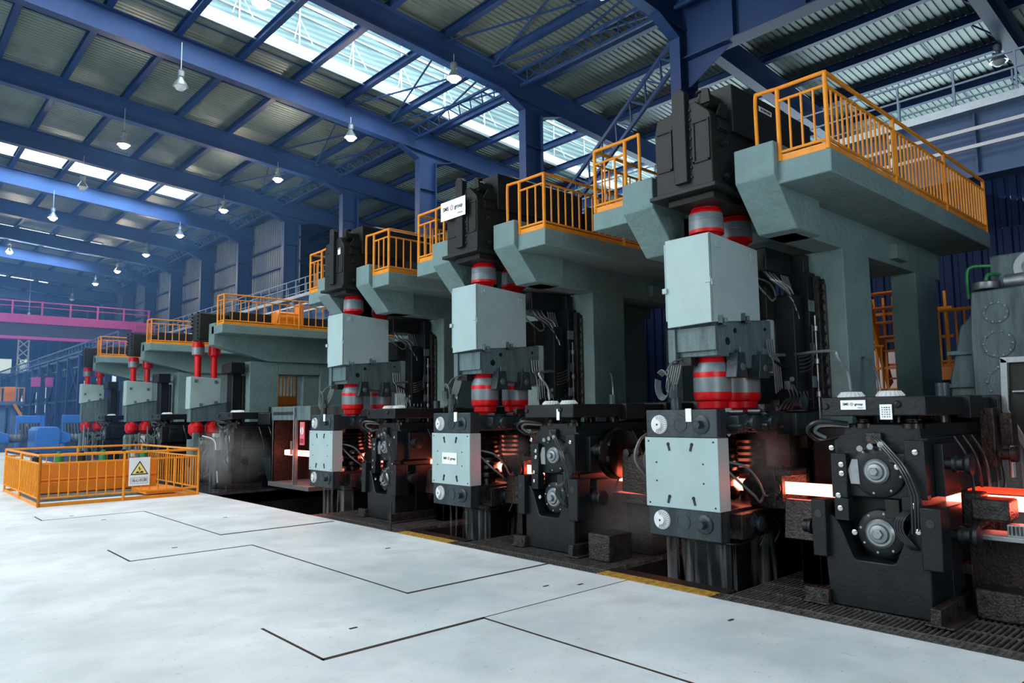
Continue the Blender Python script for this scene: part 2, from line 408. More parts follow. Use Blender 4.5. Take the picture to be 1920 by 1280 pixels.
# ventilator baffles along the roof openings
for i, (c0, c1, a, b) in enumerate(cuts):
    r_ = root('roof_ventilator', (a, c1, rz(a)), ['white daylit ventilator sheet in the big roof opening above the stands', 'daylit ventilator sheet in the roof opening at the left edge of the photo', 'ventilator sheet in the second farther roof opening', 'ventilator sheet in the farthest roof opening'][i], 'roof ventilator')
    mb = MB(); yb = c1 - .45; n = 22; bb = len(mb.v)
    zs = []
    for k in range(n + 1):
        z = .12 + 1.75 * k / n; zs.append((yb - .05 * (k % 2), z))
    for (y, z) in zs:
        for x in (a, b): mb.v.append((x, y, rz(x) + z))
    for k in range(n): mb.face([bb + 2 * k, bb + 2 * k + 1, bb + 2 * k + 3, bb + 2 * k + 2])
    if i == 0: mb.build('baffle_sheet', 'baffle', r_)
    mb = MB()
    x = a + 1.0
    while x < b and i == 0:
        mb.beam((x, yb - .12, rz(x) - .1), (x, yb - .12, rz(x) + 1.9), .05, .05)
        mb.beam((x, yb - .12, rz(x) + 1.0), (x - .35, yb - .5, rz(x) - .05), .03, .03)
        mb.beam((x, yb - .12, rz(x) + 1.0), (x + .35, yb - .5, rz(x) - .05), .03, .03)
        x += 2.04
    for zz in ((.4, 1.15) if i == 0 else (.5,)): mb.beam((a, yb - .1, rz(a) + zz), (b, yb - .1, rz(b) + zz), .05, .05)
    mb.build('support_frame', 'galv', r_)
    mb = MB()
    for yy in (c0 + .02, c0 + 1.5, c1 - .02): mb.beam((a, yy, rz(a) - .03), (b, yy, rz(b) - .03), .06, .1)
    mb.build('edge_angle', 'galv', r_)
# rafters
NR = 17
for k in range(-2, NR):
    y = yk(k)
    if k == 16: continue
    lab = 'navy roof rafter ' + ('over the right front corner' if k == -2 else 'joining the %s column' % ORD[min(k + 1, 15)] if k < 15 else 'two farthest') 
    R_ = root('roof_rafter', (XC, y, rz(XC)), lab, 'roof beam')
    mb = MB()
    mb.beam((XL, y, rz(XL) - .28), (XR, y, rz(XR) - .28), .34, .03)
    mb.beam((XL, y, rz(XL) - .28 - .80), (XR, y, rz(XR) - .28 - .80), .34, .03)
    mb.beam((XL, y, rz(XL) - .68), (XR, y, rz(XR) - .68), .018, .78)
    for s_ in (-1, 1):
        xa = XC + s_ * 1.35; xb = XC + s_ * .42
        za = rz(xa) - 1.08; zb = rz(xb) - 1.42
        mb.prism([(xa, za + .02), (xb, zb), (XC, zb), (XC, rz(XC) - .5), (xa, rz(xa) - .5)], 'y', y - .01, y + .01)
        mb.beam((xa, y, za), (xb, y, zb), .34, .03)
    mb.build('i_beam', 'navy', R_)
    mb = MB()
    for s_ in range(-5, 15):
        x = 3.0 + 2.04 * s_
        if abs(x - XC) < .8 or x > XR - 1 or x < XL + 1: continue
        mb.beam((x, y + .02, rz(x) - 1.05), (x, y + .75, rz(x) - .33), .045, .045)
    mb.build('fly_brace', 'navy', R_, each=True)
# purlins
pi = 0
for s_ in range(-5, 15):
    x = 3.0 + 2.04 * s_
    if x > XR: break
    mb = MB(); mb.ibeam((x, -6, rz(x) - .15), (x, 122, rz(x) - .15), .2, .26, .02, .02)
    tag(mb.build('roof_purlin', 'navy'), 'long navy roof purlin running the length of the hall under the sheets', 'roof beam', 'roof purlins')
for k in range(-1, 12):
    mb = MB(); yy = yk(k) + 2.3
    if k in (1, 4, 7, 10): yy = yk(k) + 5.4
    mb.beam((XL, yy, rz(XL) - .06), (XR, yy, rz(XR) - .06), .035, .03)
    tag(mb.build('sag_rod', 'navy'), 'thin dark sag rod under the roof sheets, %s from the camera' % ORD[k + 1], 'roof rod')
# wind bracing
for k in range(-1, 9):
    mb = MB()
    for (xa, xb) in ((13.2, 15.24), (15.24, 16.7)):
        mb.beam((xa, yk(k), rz(xa) - .36), (xb, yk(k + 1), rz(xb) - .36), .05, .05)
        mb.beam((xb, yk(k), rz(xb) - .40), (xa, yk(k + 1), rz(xa) - .40), .05, .05)
    tag(mb.build('cross_brace', 'navy'), 'crossed navy roof bracing rods in the %s roof bay' % ORD[k + 1], 'roof bracing')
    # lattice strut by the columns
    mb = MB(); xs = 16.0; za = rz(xs) - .42; zb = za - .5; ya, yb = yk(k) + .2, yk(k + 1) - .2
    mb.beam((xs, ya, za), (xs, yb, za), .09, .09); mb.beam((xs + .35, ya, zb + .2), (xs + .35, yb, zb + .2), .09, .09)
    n = 9
    for j in range(n):
        a = ya + (yb - ya) * j / n; b = ya + (yb - ya) * (j + .5) / n; c = ya + (yb - ya) * (j + 1) / n
        mb.beam((xs, a, za), (xs + .35, b, zb + .2), .04, .04); mb.beam((xs + .35, b, zb + .2), (xs, c, za), .04, .04)
    tag(mb.build('lattice_strut', 'navy'), 'navy lattice strut between rafters near the columns, %s one' % ORD[k + 1], 'roof bracing')
# columns
for k in range(0, NR):
    y = yk(k)
    if k == 0: zb = 0
    c_ = root('building_column', (XC, y, 0), 'blue steel building column carrying the %s rafter' % ORD[k], 'column')
    mb = MB(); zt = rz(XC) - 1.42
    mb.box(XC - .43, XC - .40, y - .17, y + .17, 0, zt + .02); mb.box(XC + .40, XC + .43, y - .17, y + .17, 0, zt + .02)
    mb.box(XC - .40, XC + .40, y - .012, y + .012, 0, rz(XC) - .3)
    mb.build('h_section', 'navy', c_)
    mb = MB()
    for z in (3, 5.6, 8.6, 11): mb.box(XC - .4, XC + .4, y - .15, y + .15, z, z + .02)
    mb.build('stiffener', 'navy', c_, each=True)
# deep longitudinal girder at the front column towards the camera
jg = MB(); jg.box(XC - .02, XC + .02, -6, Y0, 11.7, 13.3); jg.box(XC - .25, XC + .25, -6, Y0, 11.68, 11.72); jg.box(XC - .25, XC + .25, -6, Y0, 13.28, 13.32)
jg.prism([(Y0 - 1.6, 11.7), (Y0 - .2, 10.9), (Y0, 10.9), (Y0, 11.75)], 'x', XC - .015, XC + .015)
for yy in (9.5, 7.5, 5.5, 3.5): jg.box(XC - .22, XC + .22, yy - .01, yy + .01, 11.7, 13.3)
tag(jg.build('roof_girder', 'navy'), 'deep navy roof girder running right from the nearest column', 'roof beam')
# vertical lattice brace
br = root('lattice_brace', (XC, 14, 10), 'long diagonal double-bar lattice brace between the two nearest columns', 'brace')
mb = MB(); A = Vector((XC, 11.45, 12.6)); B = Vector((XC, 17.2, 8.0)); off = Vector((0, -.18, -.3))
mb.beam(A + off * 0, B + off * 0, .1, .1); mb.build('bar', 'navy', br)
mb = MB(); mb.beam(A + off * 1.9, B + off * 1.9, .1, .1); mb.build('bar', 'navy', br)
mb = MB()
for j in range(10):
    p = A.lerp(B, j / 10); q = A.lerp(B, (j + .5) / 10); r = A.lerp(B, (j + 1) / 10)
    mb.beam(p, q + off * 1.9, .05, .05); mb.beam(q + off * 1.9, r, .05, .05)
mb.build('lacing', 'navy', br)
# walls
def corr_wall(x, y0, y1, z0, z1, p=.3, d=.05):
    mb = MB(); b = 0; n = int((y1 - y0) / p); pr_ = []
    for k in range(n):
        y = y0 + (y1 - y0) * k / n; s = (y1 - y0) / n
        pr_ += [(y, 0), (y + s * .5, 0), (y + s * .6, d), (y + s * .9, d)]
    pr_.append((y1, 0))
    for (y, dx) in pr_: mb.v += [(x + dx, y, z0), (x + dx, y, z1)]
    for i in range(len(pr_) - 1): mb.face([2 * i, 2 * i + 1, 2 * i + 3, 2 * i + 2])
    return mb
struct('wall_right', corr_wall(XC + 1.5, -8, yk(4), 0, 5.7), 'clad')
struct('wall_right_far', corr_wall(XC + .6, yk(4), 122, 7.4, 13.4), 'cladp')
struct('wall_right_far_lower', corr_wall(XC + .65, yk(4), 122, 0, 9.4), 'clad')
struct('wall_right_outer', corr_wall(XR - .5, -8, 122, 0, 12.6, .4), 'clad')
wf = MB().box(-14, XR, 122, 122.4, 0, 15.6)
struct('wall_far', wf, 'clad')
n = 1
for k in range(7):
    for zz in (4.0, 8.2):
        x = 3.2 + k * 3.4
        mb = MB(); mb.box(x, x + 2.4, 121.8, 122.0, zz, zz + 2.0)
        o = mb.build('window_%d' % n, 'window'); o['kind'] = 'structure'; n += 1
# far wall horizontal girts and wall windows between far columns
for k in range(4, 13):
    mb = MB()
    for zz in (8.9, 10.2, 11.5): mb.box(XC + .45, XC + .58, yk(k), yk(k + 1), zz, zz + .12)
    o = mb.build('trim_%d' % (k + 2), 'navy'); o['kind'] = 'structure'

# ------------------------------------------------------------------ crane runway with walkway
XG = 16.3
cg = root('crane_runway', (XG, 0, 7.5), 'long blue-grey crane runway girder along the columns', 'crane girder')
mb = MB(); mb.box(XG - .02, XG + .02, -6, 122, 6.35, 7.62); mb.box(XG - .2, XG + .3, -6, 122, 6.3, 6.36); 
for yy in [-5.5 + 1.58 * j for j in range(80)]: mb.box(XG - .16, XG, yy - .01, yy + .01, 6.35, 7.6)
mb.build('girder_web', 'girder', cg)
MB().box(XG - .32, XG + .4, -6, 122, 7.62, 7.78).build('walkway_deck', 'galv', cg)
mb = MB()
for zz in (7.2, 6.85):
    mb.beam((XG - .38, -6, zz), (XG - .38, 122, zz), .05, .07)
mb.build('conductor_rail', 'white', cg, each=True)
mb = MB()
for yy in [-4 + 3.165 * j for j in range(38)]:
    mb.beam((XG - .30, yy, 7.55), (XG - .30, yy, 6.65), .05, .06)
    for zz in (7.4, 7.1, 6.75): mb.lathe((XG - .36, yy, zz), (-1, 0, 0), [(.035, 0), (.05, .03), (.035, .08)], 10)
mb.build('insulator_bracket', 'galv', cg)
hr = root('walkway_handrail', (XG - .3, 0, 7.78), 'galvanised handrail along the crane runway walkway', 'railing')
mb = MB()
for zz in (8.55, 8.22): mb.beam((XG - .3, -6, zz), (XG - .3, 122, zz), .035, .035)
mb.build('rail', 'handr', hr, each=True)
ps = [-5.2 + 1.05 * j for j in range(90)]
for j, yy in enumerate(ps):
    MB().beam((XG - .3, yy, 7.78), (XG - .3, yy, 8.56), .04, .04).build('post', 'handr', hr)
mb = MB()
for zz in (8.5, 8.15): mb.beam((XG + .38, -6, zz), (XG + .38, 122, zz), .03, .03)
for j in range(120): mb.beam((XG + .38, -5 + 1.05 * j, 7.78), (XG + .38, -5 + 1.05 * j, 8.5), .03, .03)
tag(mb.build('rear_handrail', 'handr'), 'rear galvanised handrail of the crane walkway', 'railing')

# ------------------------------------------------------------------ high-bay lamps
def lamp(x, y, z, lit, label):
    R_ = root('high_bay_lamp', (x, y, z), label, 'lamp')
    zt = rz(x) - 1.08
    MB().cyl((x, y, z + .42), (x, y, zt), .012, n=8).build('rod', 'galv', R_)
    MB().lathe((x, y, z + .16), (0, 0, 1), [(.05, 0), (.10, .04), (.11, .2), (.07, .24), (.03, .27)], 16).build('ballast', 'dull', R_)
    MB().lathe((x, y, z - .12), (0, 0, 1), [(.23, 0), (.215, .015), (.17, .12), (.10, .22), (.07, .29)], 24).build('shade', 'lampsh', R_)
    b = MB().lathe((x, y, z - .15), (0, 0, 1), [(.02, -.10), (.09, -.085), (.14, -.04), (.17, .01), (.19, .035)], 20).build('bulb', 'bulb' if lit else 'bulboff', R_)
    if lit:
        ld = bpy.data.lights.new('lamp_light', 'POINT'); ld.energy = 260; ld.color = (1, .86, .72); ld.shadow_soft_size = .2
        lo = bpy.data.objects.new('lamp_light', ld); COL.objects.link(lo); lo.parent = R_; lo.location = (0, 0, -.4)
for k, y in enumerate((10.9, 16.9, 23.2, 29.5, 35.8, 42.4, 48.9, 55.7, 62.0)):
    lamp(13.1, y, 12.2 + .0 * k, True, 'lit high-bay lamp in the row nearest the columns, %s in that row' % ORD[k])
for y, lit, l in ((16.6, True, 'lit high-bay lamp before the bright roof opening at the top edge'), (22.6, False, 'unlit silver high-bay lamp below the first blue rafter at left'), (29.0, True, 'lit high-bay lamp hanging left, second row, between two dark rafters'), (35.6, False, 'unlit lamp hanging in front of the left daylit opening'), (42.1, True, 'lit high-bay lamp in the left row below the blue-lit rafter'), (56.4, True, 'lit high-bay lamp at the left edge of the photo')):
    lamp(6.85, y, 12.05 if y < 50 else 13.0 - .2, lit, l)
lamp(23.6, 5.1, 11.7, False, 'unlit glass high-bay lamp at the upper right corner')
lamp(13.1, 70.0, 12.0, False, 'unlit high-bay lamp far away above the magenta crane')
lamp(9.5, 66.0, 9.6, True, 'lit lamp under the far roof behind the magenta crane railing')

# ------------------------------------------------------------------ railings
def railing(name, label, pts, z, h=.82, posts=None, sp=.125, cat='railing', toe=True, mid=.66, bot=.1, r=.019, hook=None, group=None, mt='orange'):
    R_ = root(name, (pts[0][0], pts[0][1], z), label, cat, group)
    for (a, b) in zip(pts[:-1], pts[1:]):
        A = Vector((a[0], a[1], z)); B = Vector((b[0], b[1], z)); d = (B - A); Ln = d.length; d.normalize()
        MB().tube([A + Vector((0, 0, h)), B + Vector((0, 0, h))], r * 1.15, smooth=False).build('top_rail', mt, R_)
        mb = MB(); mb.tube([A + Vector((0, 0, mid)), B + Vector((0, 0, mid))], r * .85, smooth=False); mb.tube([A + Vector((0, 0, bot)), B + Vector((0, 0, bot))], r * .85, smooth=False)
        mb.build('rail', mt, R_, each=True)
        if toe: MB().beam(A + Vector((0, 0, .035)), B + Vector((0, 0, .035)), .008, .07).build('toe_board', mt, R_)
        n = max(1, int(round(Ln / 1.9))) ; n = n if posts is None else posts
        for j in range(n):
            p = A.lerp(B, j / n); MB().tube([p, p + Vector((0, 0, h))], r * 1.25, smooth=False, n=10).build('post', mt, R_)
        nb = int(round(Ln / sp))
        for j in range(1, nb):
            t = j / nb
            if abs(t * n - round(t * n)) < .02: continue
            p = A.lerp(B, t); MB().tube([p + Vector((0, 0, bot)), p + Vector((0, 0, mid))], r * .68, smooth=False, n=6).build('baluster', mt, R_)
    p = Vector((pts[-1][0], pts[-1][1], z)); MB().tube([p, p + Vector((0, 0, h))], r * 1.25, smooth=False, n=10).build('post', mt, R_)
    if hook:
        a = Vector((pts[0][0], pts[0][1], z)); hx, hy, hz = hook
        MB().tube([a + Vector((0, 0, h)), (a.x + (hx - a.x) * .8, a.y + (hy - a.y) * .8, z + h), (hx, hy, z + h - .05), (hx, hy, hz)], r * 1.1, smooth=True).build('end_hoop', mt, R_)
    return R_

# ------------------------------------------------------------------ vertical stands (module coordinates = first one)
WH = ['front', 'middle', 'third']
def bolts(mb, pts, ax, r=.014, h=.012, n=6):
    for p in pts: mb.lathe(p, ax, [(r, 0), (r, h), (r * .6, h * 1.2)], n)
    return mb
X_, Y_ = (-1, 0, 0), (0, -1, 0)

def make_gearbox():
    R_ = root('drive_gearbox', (7.3, 4.52, 4.06), 'black bolted drive gearbox on top of the nearest tall stand, without a sign', 'gearbox')
    prof = [(4.15, 4.22), (4.15, 5.0), (4.17, 5.06), (4.34, 5.22), (4.86, 5.14), (4.90, 4.98), (4.90, 4.22)]
    MB().prism(prof, 'x', 6.78, 8.2).build('casing', 'blackm', R_, bevel=.012)
    MB().box(6.72, 8.26, 4.09, 4.96, 4.18, 4.23).build('flange', 'blackm', R_, bevel=.008)
    MB().box(6.86, 8.1, 4.2, 4.8, 4.10, 4.18).build('lower_box', 'blackm', R_, bevel=.01)
    mb = MB(); mb.prism([(4.44, 4.3), (4.44, 5.34), (4.49, 5.40), (4.57, 5.40), (4.61, 5.34), (4.61, 4.3)], 'x', 6.72, 6.82)
    mb.build('center_rib', 'blackm', R_, bevel=.008)
    mb = MB(); bolts(mb, [(6.78, y, 4.36 + .11 * j) for j in range(8) for y in (4.415, 4.635)], X_, .017, .014)
    bolts(mb, [(6.74, 4.12 + .09 * j, 4.20) for j in range(10)], X_, .014, .012); bolts(mb, [(6.84 + .12 * j, 4.09, 4.205) for j in range(11)], Y_, .014, .012)
    mb.build('bolt', 'black', R_, each=True)
    mb = MB()
    for (a, b) in ((4.66, 4.87), (4.17, 4.39)):
        for z in (4.96, 4.50): mb.box(6.765, 6.79, a, b, z, z + .025)
    mb.box(6.765, 6.79, 4.17, 4.2, 4.5, 4.96); mb.box(6.765, 6.79, 4.36, 4.39, 4.5, 4.96); mb.box(6.765, 6.79, 4.66, 4.69, 4.5, 4.96)
    mb.build('rib', 'blackm', R_, bevel=.004, each=True)
    mb = MB(); mb.box(6.9, 7.12, 4.135, 4.15, 4.86, 5.0); mb.box(6.92, 7.1, 4.12, 4.14, 4.88, 4.98)
    mb.build('side_cover', 'black', R_, bevel=.004)
    for (x, z) in ((6.98, 4.72), (7.0, 4.35)):
        MB().lathe((x, 4.15, z), Y_, [(.045, 0), (.045, .03), (.03, .035), (.03, .07), (.0, .08)], 16).build('plug', 'black', R_)
    mb = MB(); mb.prism([(4.2, 5.2), (4.22, 5.36), (4.3, 5.38), (4.33, 5.2)], 'x', 6.86, 6.9)
    mb.lathe((7.0, 4.3, 5.25), X_, [(.09, -.2), (.09, .1), (.05, .12)], 16); mb.lathe((7.0, 4.38, 5.3), (0, 0, 1), [(.05, 0), (.05, .08), (.07, .09), (.07, .11)], 12)
    mb.build('lifting_lug', 'blackm', R_, bevel=.004)
    mb = MB(); mb.prism([(6.9, 5.03), (7.0, 5.2), (7.12, 5.2), (7.12, 5.03)], 'y', 4.14, 4.17); mb.build('top_hatch', 'blackm', R_, bevel=.004)
    mb = MB(); mb.box(7.16, 9.1, 4.1, 4.8, 4.9, 5.46); mb.prism([(4.1, 5.46), (4.2, 5.52), (4.7, 5.52), (4.8, 5.46)], 'x', 7.5, 8.9)
    mb.build('motor_housing', 'blackm', R_, bevel=.01)
    MB().box(7.3, 8.2, 4.2, 4.8, 4.5, 4.95).build('neck', 'blackm', R_)
    mb = MB(); mb.box(9.1, 9.9, 4.15, 4.75, 4.7, 5.2); mb.box(9.2, 9.8, 4.05, 4.15, 4.8, 5.3); mb.lathe((9.6, 4.4, 5.1), (1, 0, 0), [(.3, 0), (.3, 1.4)], 20)
    mb.build('motor', 'black', R_, bevel=.01)
    return R_
def sms_sign(parent, name, x, yc, zc, w, h, txt=True, ax='x', ts=None, sub=True, blank=False):
    # plate facing -X; reads from +y (left) to -y (right)
    s = MB().box(x - .006, x, yc - w / 2, yc + w / 2, zc - h / 2, zc + h / 2).build(name, 'sign', parent, bevel=.002)
    s['label'] = 'white sign plate with black lettering'
    if blank: return s
    ts = w * .87 / 6.3
    z = zc + (h * .08 if sub else 0)
    lf = yc + 6.3 * ts / 2
    text('SMS', 'ink', s, 'lettering', (x - .008, lf - 1.08 * ts, z), ts, (0, -1, 0), (0, 0, 1), .001, ts * .02)
    text('group', 'ink', s, 'lettering', (x - .008, lf - 4.85 * ts, z - ts * .04), ts, (0, -1, 0), (0, 0, 1), .001, ts * .02)
    mb = MB(); cy = lf - 2.85 * ts
    n = 28; ro, ri = ts * .46, ts * .34
    for j in range(n):
        a0 = 2 * PI * j / n + .5; a1 = 2 * PI * (j + 1) / n + .5
        if j in (0, 14): continue
        mb.hexa([(x - .007, cy + math.cos(a) * r_, z + math.sin(a) * r_) for (a, r_) in ((a0, ri), (a0, ro), (a1, ro), (a1, ri))] + [(x - .009, cy + math.cos(a) * r_, z + math.sin(a) * r_) for (a, r_) in ((a0, ri), (a0, ro), (a1, ro), (a1, ri))])
    mb.beam((x - .008, cy - ts * .1, z - ts * .16), (x - .008, cy + ts * .1, z + ts * .16), ts * .1, .002, (1, 0, 0))
    mb.build('emblem', 'inkred', s)
    if sub: text('Winner', 'dull', s, 'small_lettering', (x - .008, yc - w * .3, zc - h * .3), ts * .5, (0, -1, 0), (0, 0, 1), .001)
    return s

def coupling(mb, x, y, prof, n=28):
    mb.lathe((x, y, 0), (0, 0, 1), [(r, z, c) for (z, r, c) in prof], n)
LOW = [(1.70, .10, 0), (1.78, .13, 0), (1.785, .17, 0), (1.86, .175, 0), (1.875, .20, 0), (1.90, .21, 0), (1.965, .212, 1), (2.13, .212, 0), (2.19, .212, 1), (2.27, .195, 1), (2.30, .17, 0), (2.36, .155, 0), (2.365, .12, 0), (2.52, .12, 0)]
HIGH = [(3.70, .10, 0), (3.79, .17, 0), (3.80, .20, 0), (3.84, .20, 1), (4.03, .195, 0), (4.06, .185, 0), (4.085, .165, 0), (4.10, .165, 0), (4.12, .14, 0), (4.2, .14, 0)]
def make_spindles():
    out = []
    for i, x in enumerate((7.24, 7.88)):
        R_ = root('drive_spindle', (x, 4.55, 1.7), 'x', 'drive spindle')
        mb = MB(); coupling(mb, x, 4.55, LOW); mb.build('lower_coupling', ['red', 'cgrey'], R_)
        mb = MB(); coupling(mb, x, 4.55, HIGH); mb.build('upper_coupling', ['red', 'cgrey'], R_)
        MB().cyl((x, 4.55, 2.5), (x, 4.55, 3.75), .09).build('shaft', 'red', R_)
        MB().lathe((x, 4.55, 3.95), (0, 0, 1), [(.201, 0), (.2025, .004), (.201, .008)], 28, cap=False).build('groove_ring', 'dull', R_)
        out.append(R_)
    return out
def make_guard():
    R_ = root('spindle_guard', (7.4, 4.55, 2.3), 'x', 'spindle guard')
    # folded sheet shell: -X face, -Y face
    X0 = 6.85; X1 = 7.88; ya, yb = 4.27, 4.86
    mb = MB()
    mb.hexa([(X0, ya, 2.72), (X0 + .02, ya, 2.72), (X0 + .02, yb, 2.70), (X0, yb, 2.70), (X0, ya, 3.72), (X0 + .02, ya, 3.72), (X0 + .02, yb, 3.72), (X0, yb, 3.72)])
    mb.hexa([(X0, ya, 2.72), (X1, ya, 2.81), (X1, ya + .02, 2.81), (X0, ya + .02, 2.72), (X0, ya, 3.72), (X1, ya, 3.66), (X1, ya + .02, 3.66), (X0, ya + .02, 3.72)])
    mb.box(X0, X1, yb, yb + .02, 2.78, 3.68)
    mb.build('cover_shell', 'pale', R_, bevel=.006)
    mb = MB()
    for (x, z) in ((7.0, 3.62), (7.76, 3.55)): mb.box(x - .05, x + .05, ya - .012, ya, z - .055, z + .045); mb.lathe((x, ya - .012, z), Y_, [(.022, 0), (.022, .02), (.01, .022)], 12)
    mb.box(X0 - .012, X0, ya + .0, ya + .07, 3.16, 3.22); mb.box(X0, X0 + .07, ya - .012, ya, 3.13, 3.2)
    mb.box(X0 - .03, X0, yb - .02, yb + .04, 3.1, 3.16)
    mb.build('lug', 'pale', R_, bevel=.003, each=True)
    mb = MB()
    for (x, z) in ((7.02, 2.72), (7.5, 2.78)):
        mb.box(x - .06, x + .08, ya - .05, ya, z - .03, z - .005); mb.box(x - .06, x - .04, ya - .05, ya, z - .03, z + .08); mb.lathe((x + .03, ya - .03, z), (0, 0, 1), [(.028, 0), (.028, .05), (.015, .055)], 12)
    mb.build('clamp', 'block', R_, bevel=.003, each=True)
    # hydraulic carrier block
    mb = MB(); mb.prism([(6.98, 2.36), (6.98, 2.74), (8.2, 2.84), (8.2, 2.22), (7.5, 2.25), (7.3, 2.36)], 'y', 4.31, 4.8)
    mb.build('carrier_block', 'block', R_, bevel=.01)
    MB().box(6.93, 7.0, 4.29, 4.84, 2.42, 2.69).build('carrier_front', 'block', R_, bevel=.006)
    MB().box(6.90, 6.97, 4.80, 4.9, 2.3, 2.69).build('side_plate', 'block', R_, bevel=.006)
    MB().box(8.2, 8.8, 4.34, 4.8, 2.2, 2.86).build('rear_block', 'pale', R_, bevel=.01)
    mb = MB()
    for x in (7.3, 7.8):
        mb.prism([(x - .13, 2.12), (x + .13, 2.12), (x + .1, 2.24), (x + .08, 2.40), (x - .08, 2.40), (x - .1, 2.24)], 'y', 4.2, 4.34)
    mb.build('bearing_bracket', 'head', R_, bevel=.008, each=True)
    mb = MB()
    for x in (7.3, 7.8): mb.box(x - .045, x + .045, 4.185, 4.2, 2.40, 2.47); mb.lathe((x, 4.2, 2.24), Y_, [(.045, 0), (.045, .015), (.025, .02)], 14)
    mb.build('grease_cap', 'block', R_, bevel=.004, each=True)
    mb = MB(); mb.lathe((7.36, 4.31, 2.66), Y_, [(.03, 0), (.03, .012), (.015, .013)], 14); mb.lathe((8.04, 4.31, 2.72), Y_, [(.02, 0), (.02, .012)], 10); mb.lathe((7.2, 4.31, 2.53), Y_, [(.045, 0), (.045, .006)], 16)
    mb.build('port', 'black', R_, each=True)
    # pipework at the right
    for j in range(4):
        x = 7.98 + .05 * j
        MB().tube([(x, 4.26, 2.6), (x, 4.24, 2.42), (x + .06, 4.22, 2.32), (x + .1, 4.22, 1.95 + .02 * j)], .011, n=6).build('pipe', 'dull', R_)
    MB().tube([(8.0, 4.22, 2.4), (8.4, 4.2, 2.42), (8.9, 4.15, 2.41), (9.35, 4.1, 2.44)], .02, n=8).build('pipe', 'dull', R_)
    MB().tube([(8.05, 4.2, 2.33), (8.4, 4.18, 2.24), (8.7, 4.16, 2.4), (8.8, 4.16, 2.3), (8.8, 4.16, 2.0)], .016, n=8).build('pipe', 'hose', R_)
    mb = MB(); mb.box(8.25, 8.62, 4.14, 4.2, 2.0, 2.1); mb.cyl((8.28, 4.12, 2.02), (8.62, 4.12, 2.02), .035); mb.cyl((8.28, 4.12, 2.12), (8.6, 4.12, 2.12), .03)
    mb.build('valve', 'dull', R_, bevel=.004, each=True)
    for j in range(6):
        a = 4.78 + .03 * j
        MB().tube([(6.96, a - .02, 2.32), (6.9, a, 2.1), (6.85 + .02 * j, a + .03, 1.98), (6.8, 4.72, 1.9)], .010, n=6).build('cable', 'hoseg', R_)
    mb = MB(); mb.box(6.94, 7.08, 4.62, 4.86, 2.26, 2.36); mb.build('junction_box', 'black', R_, bevel=.006)
    for j in range(2):
        MB().tube([(7.85, 4.35, 3.35 - .0 * j), (8.2, 4.3, 3.3 - .2 * j), (8.32, 4.28, 3.12), (8.35, 4.26, 2.9)], .014, n=6).build('cable', 'hoseg', R_)
    return R_
def dial_marks(mb, y, z, r=.105, x=6.58):
    for j in range(-8, 9):
        a = 2 * PI * j / 26; mb.beam((x - .0215, y - math.cos(a) * r * .52, z + math.sin(a) * r * .52), (x - .0195, y - math.cos(a) * r * .93, z + math.sin(a) * r * .93), .004, .005, (1, 0, 0))
    mb.lathe((x - .045, y, z), X_, [(.012, 0), (.012, .007)], 10)
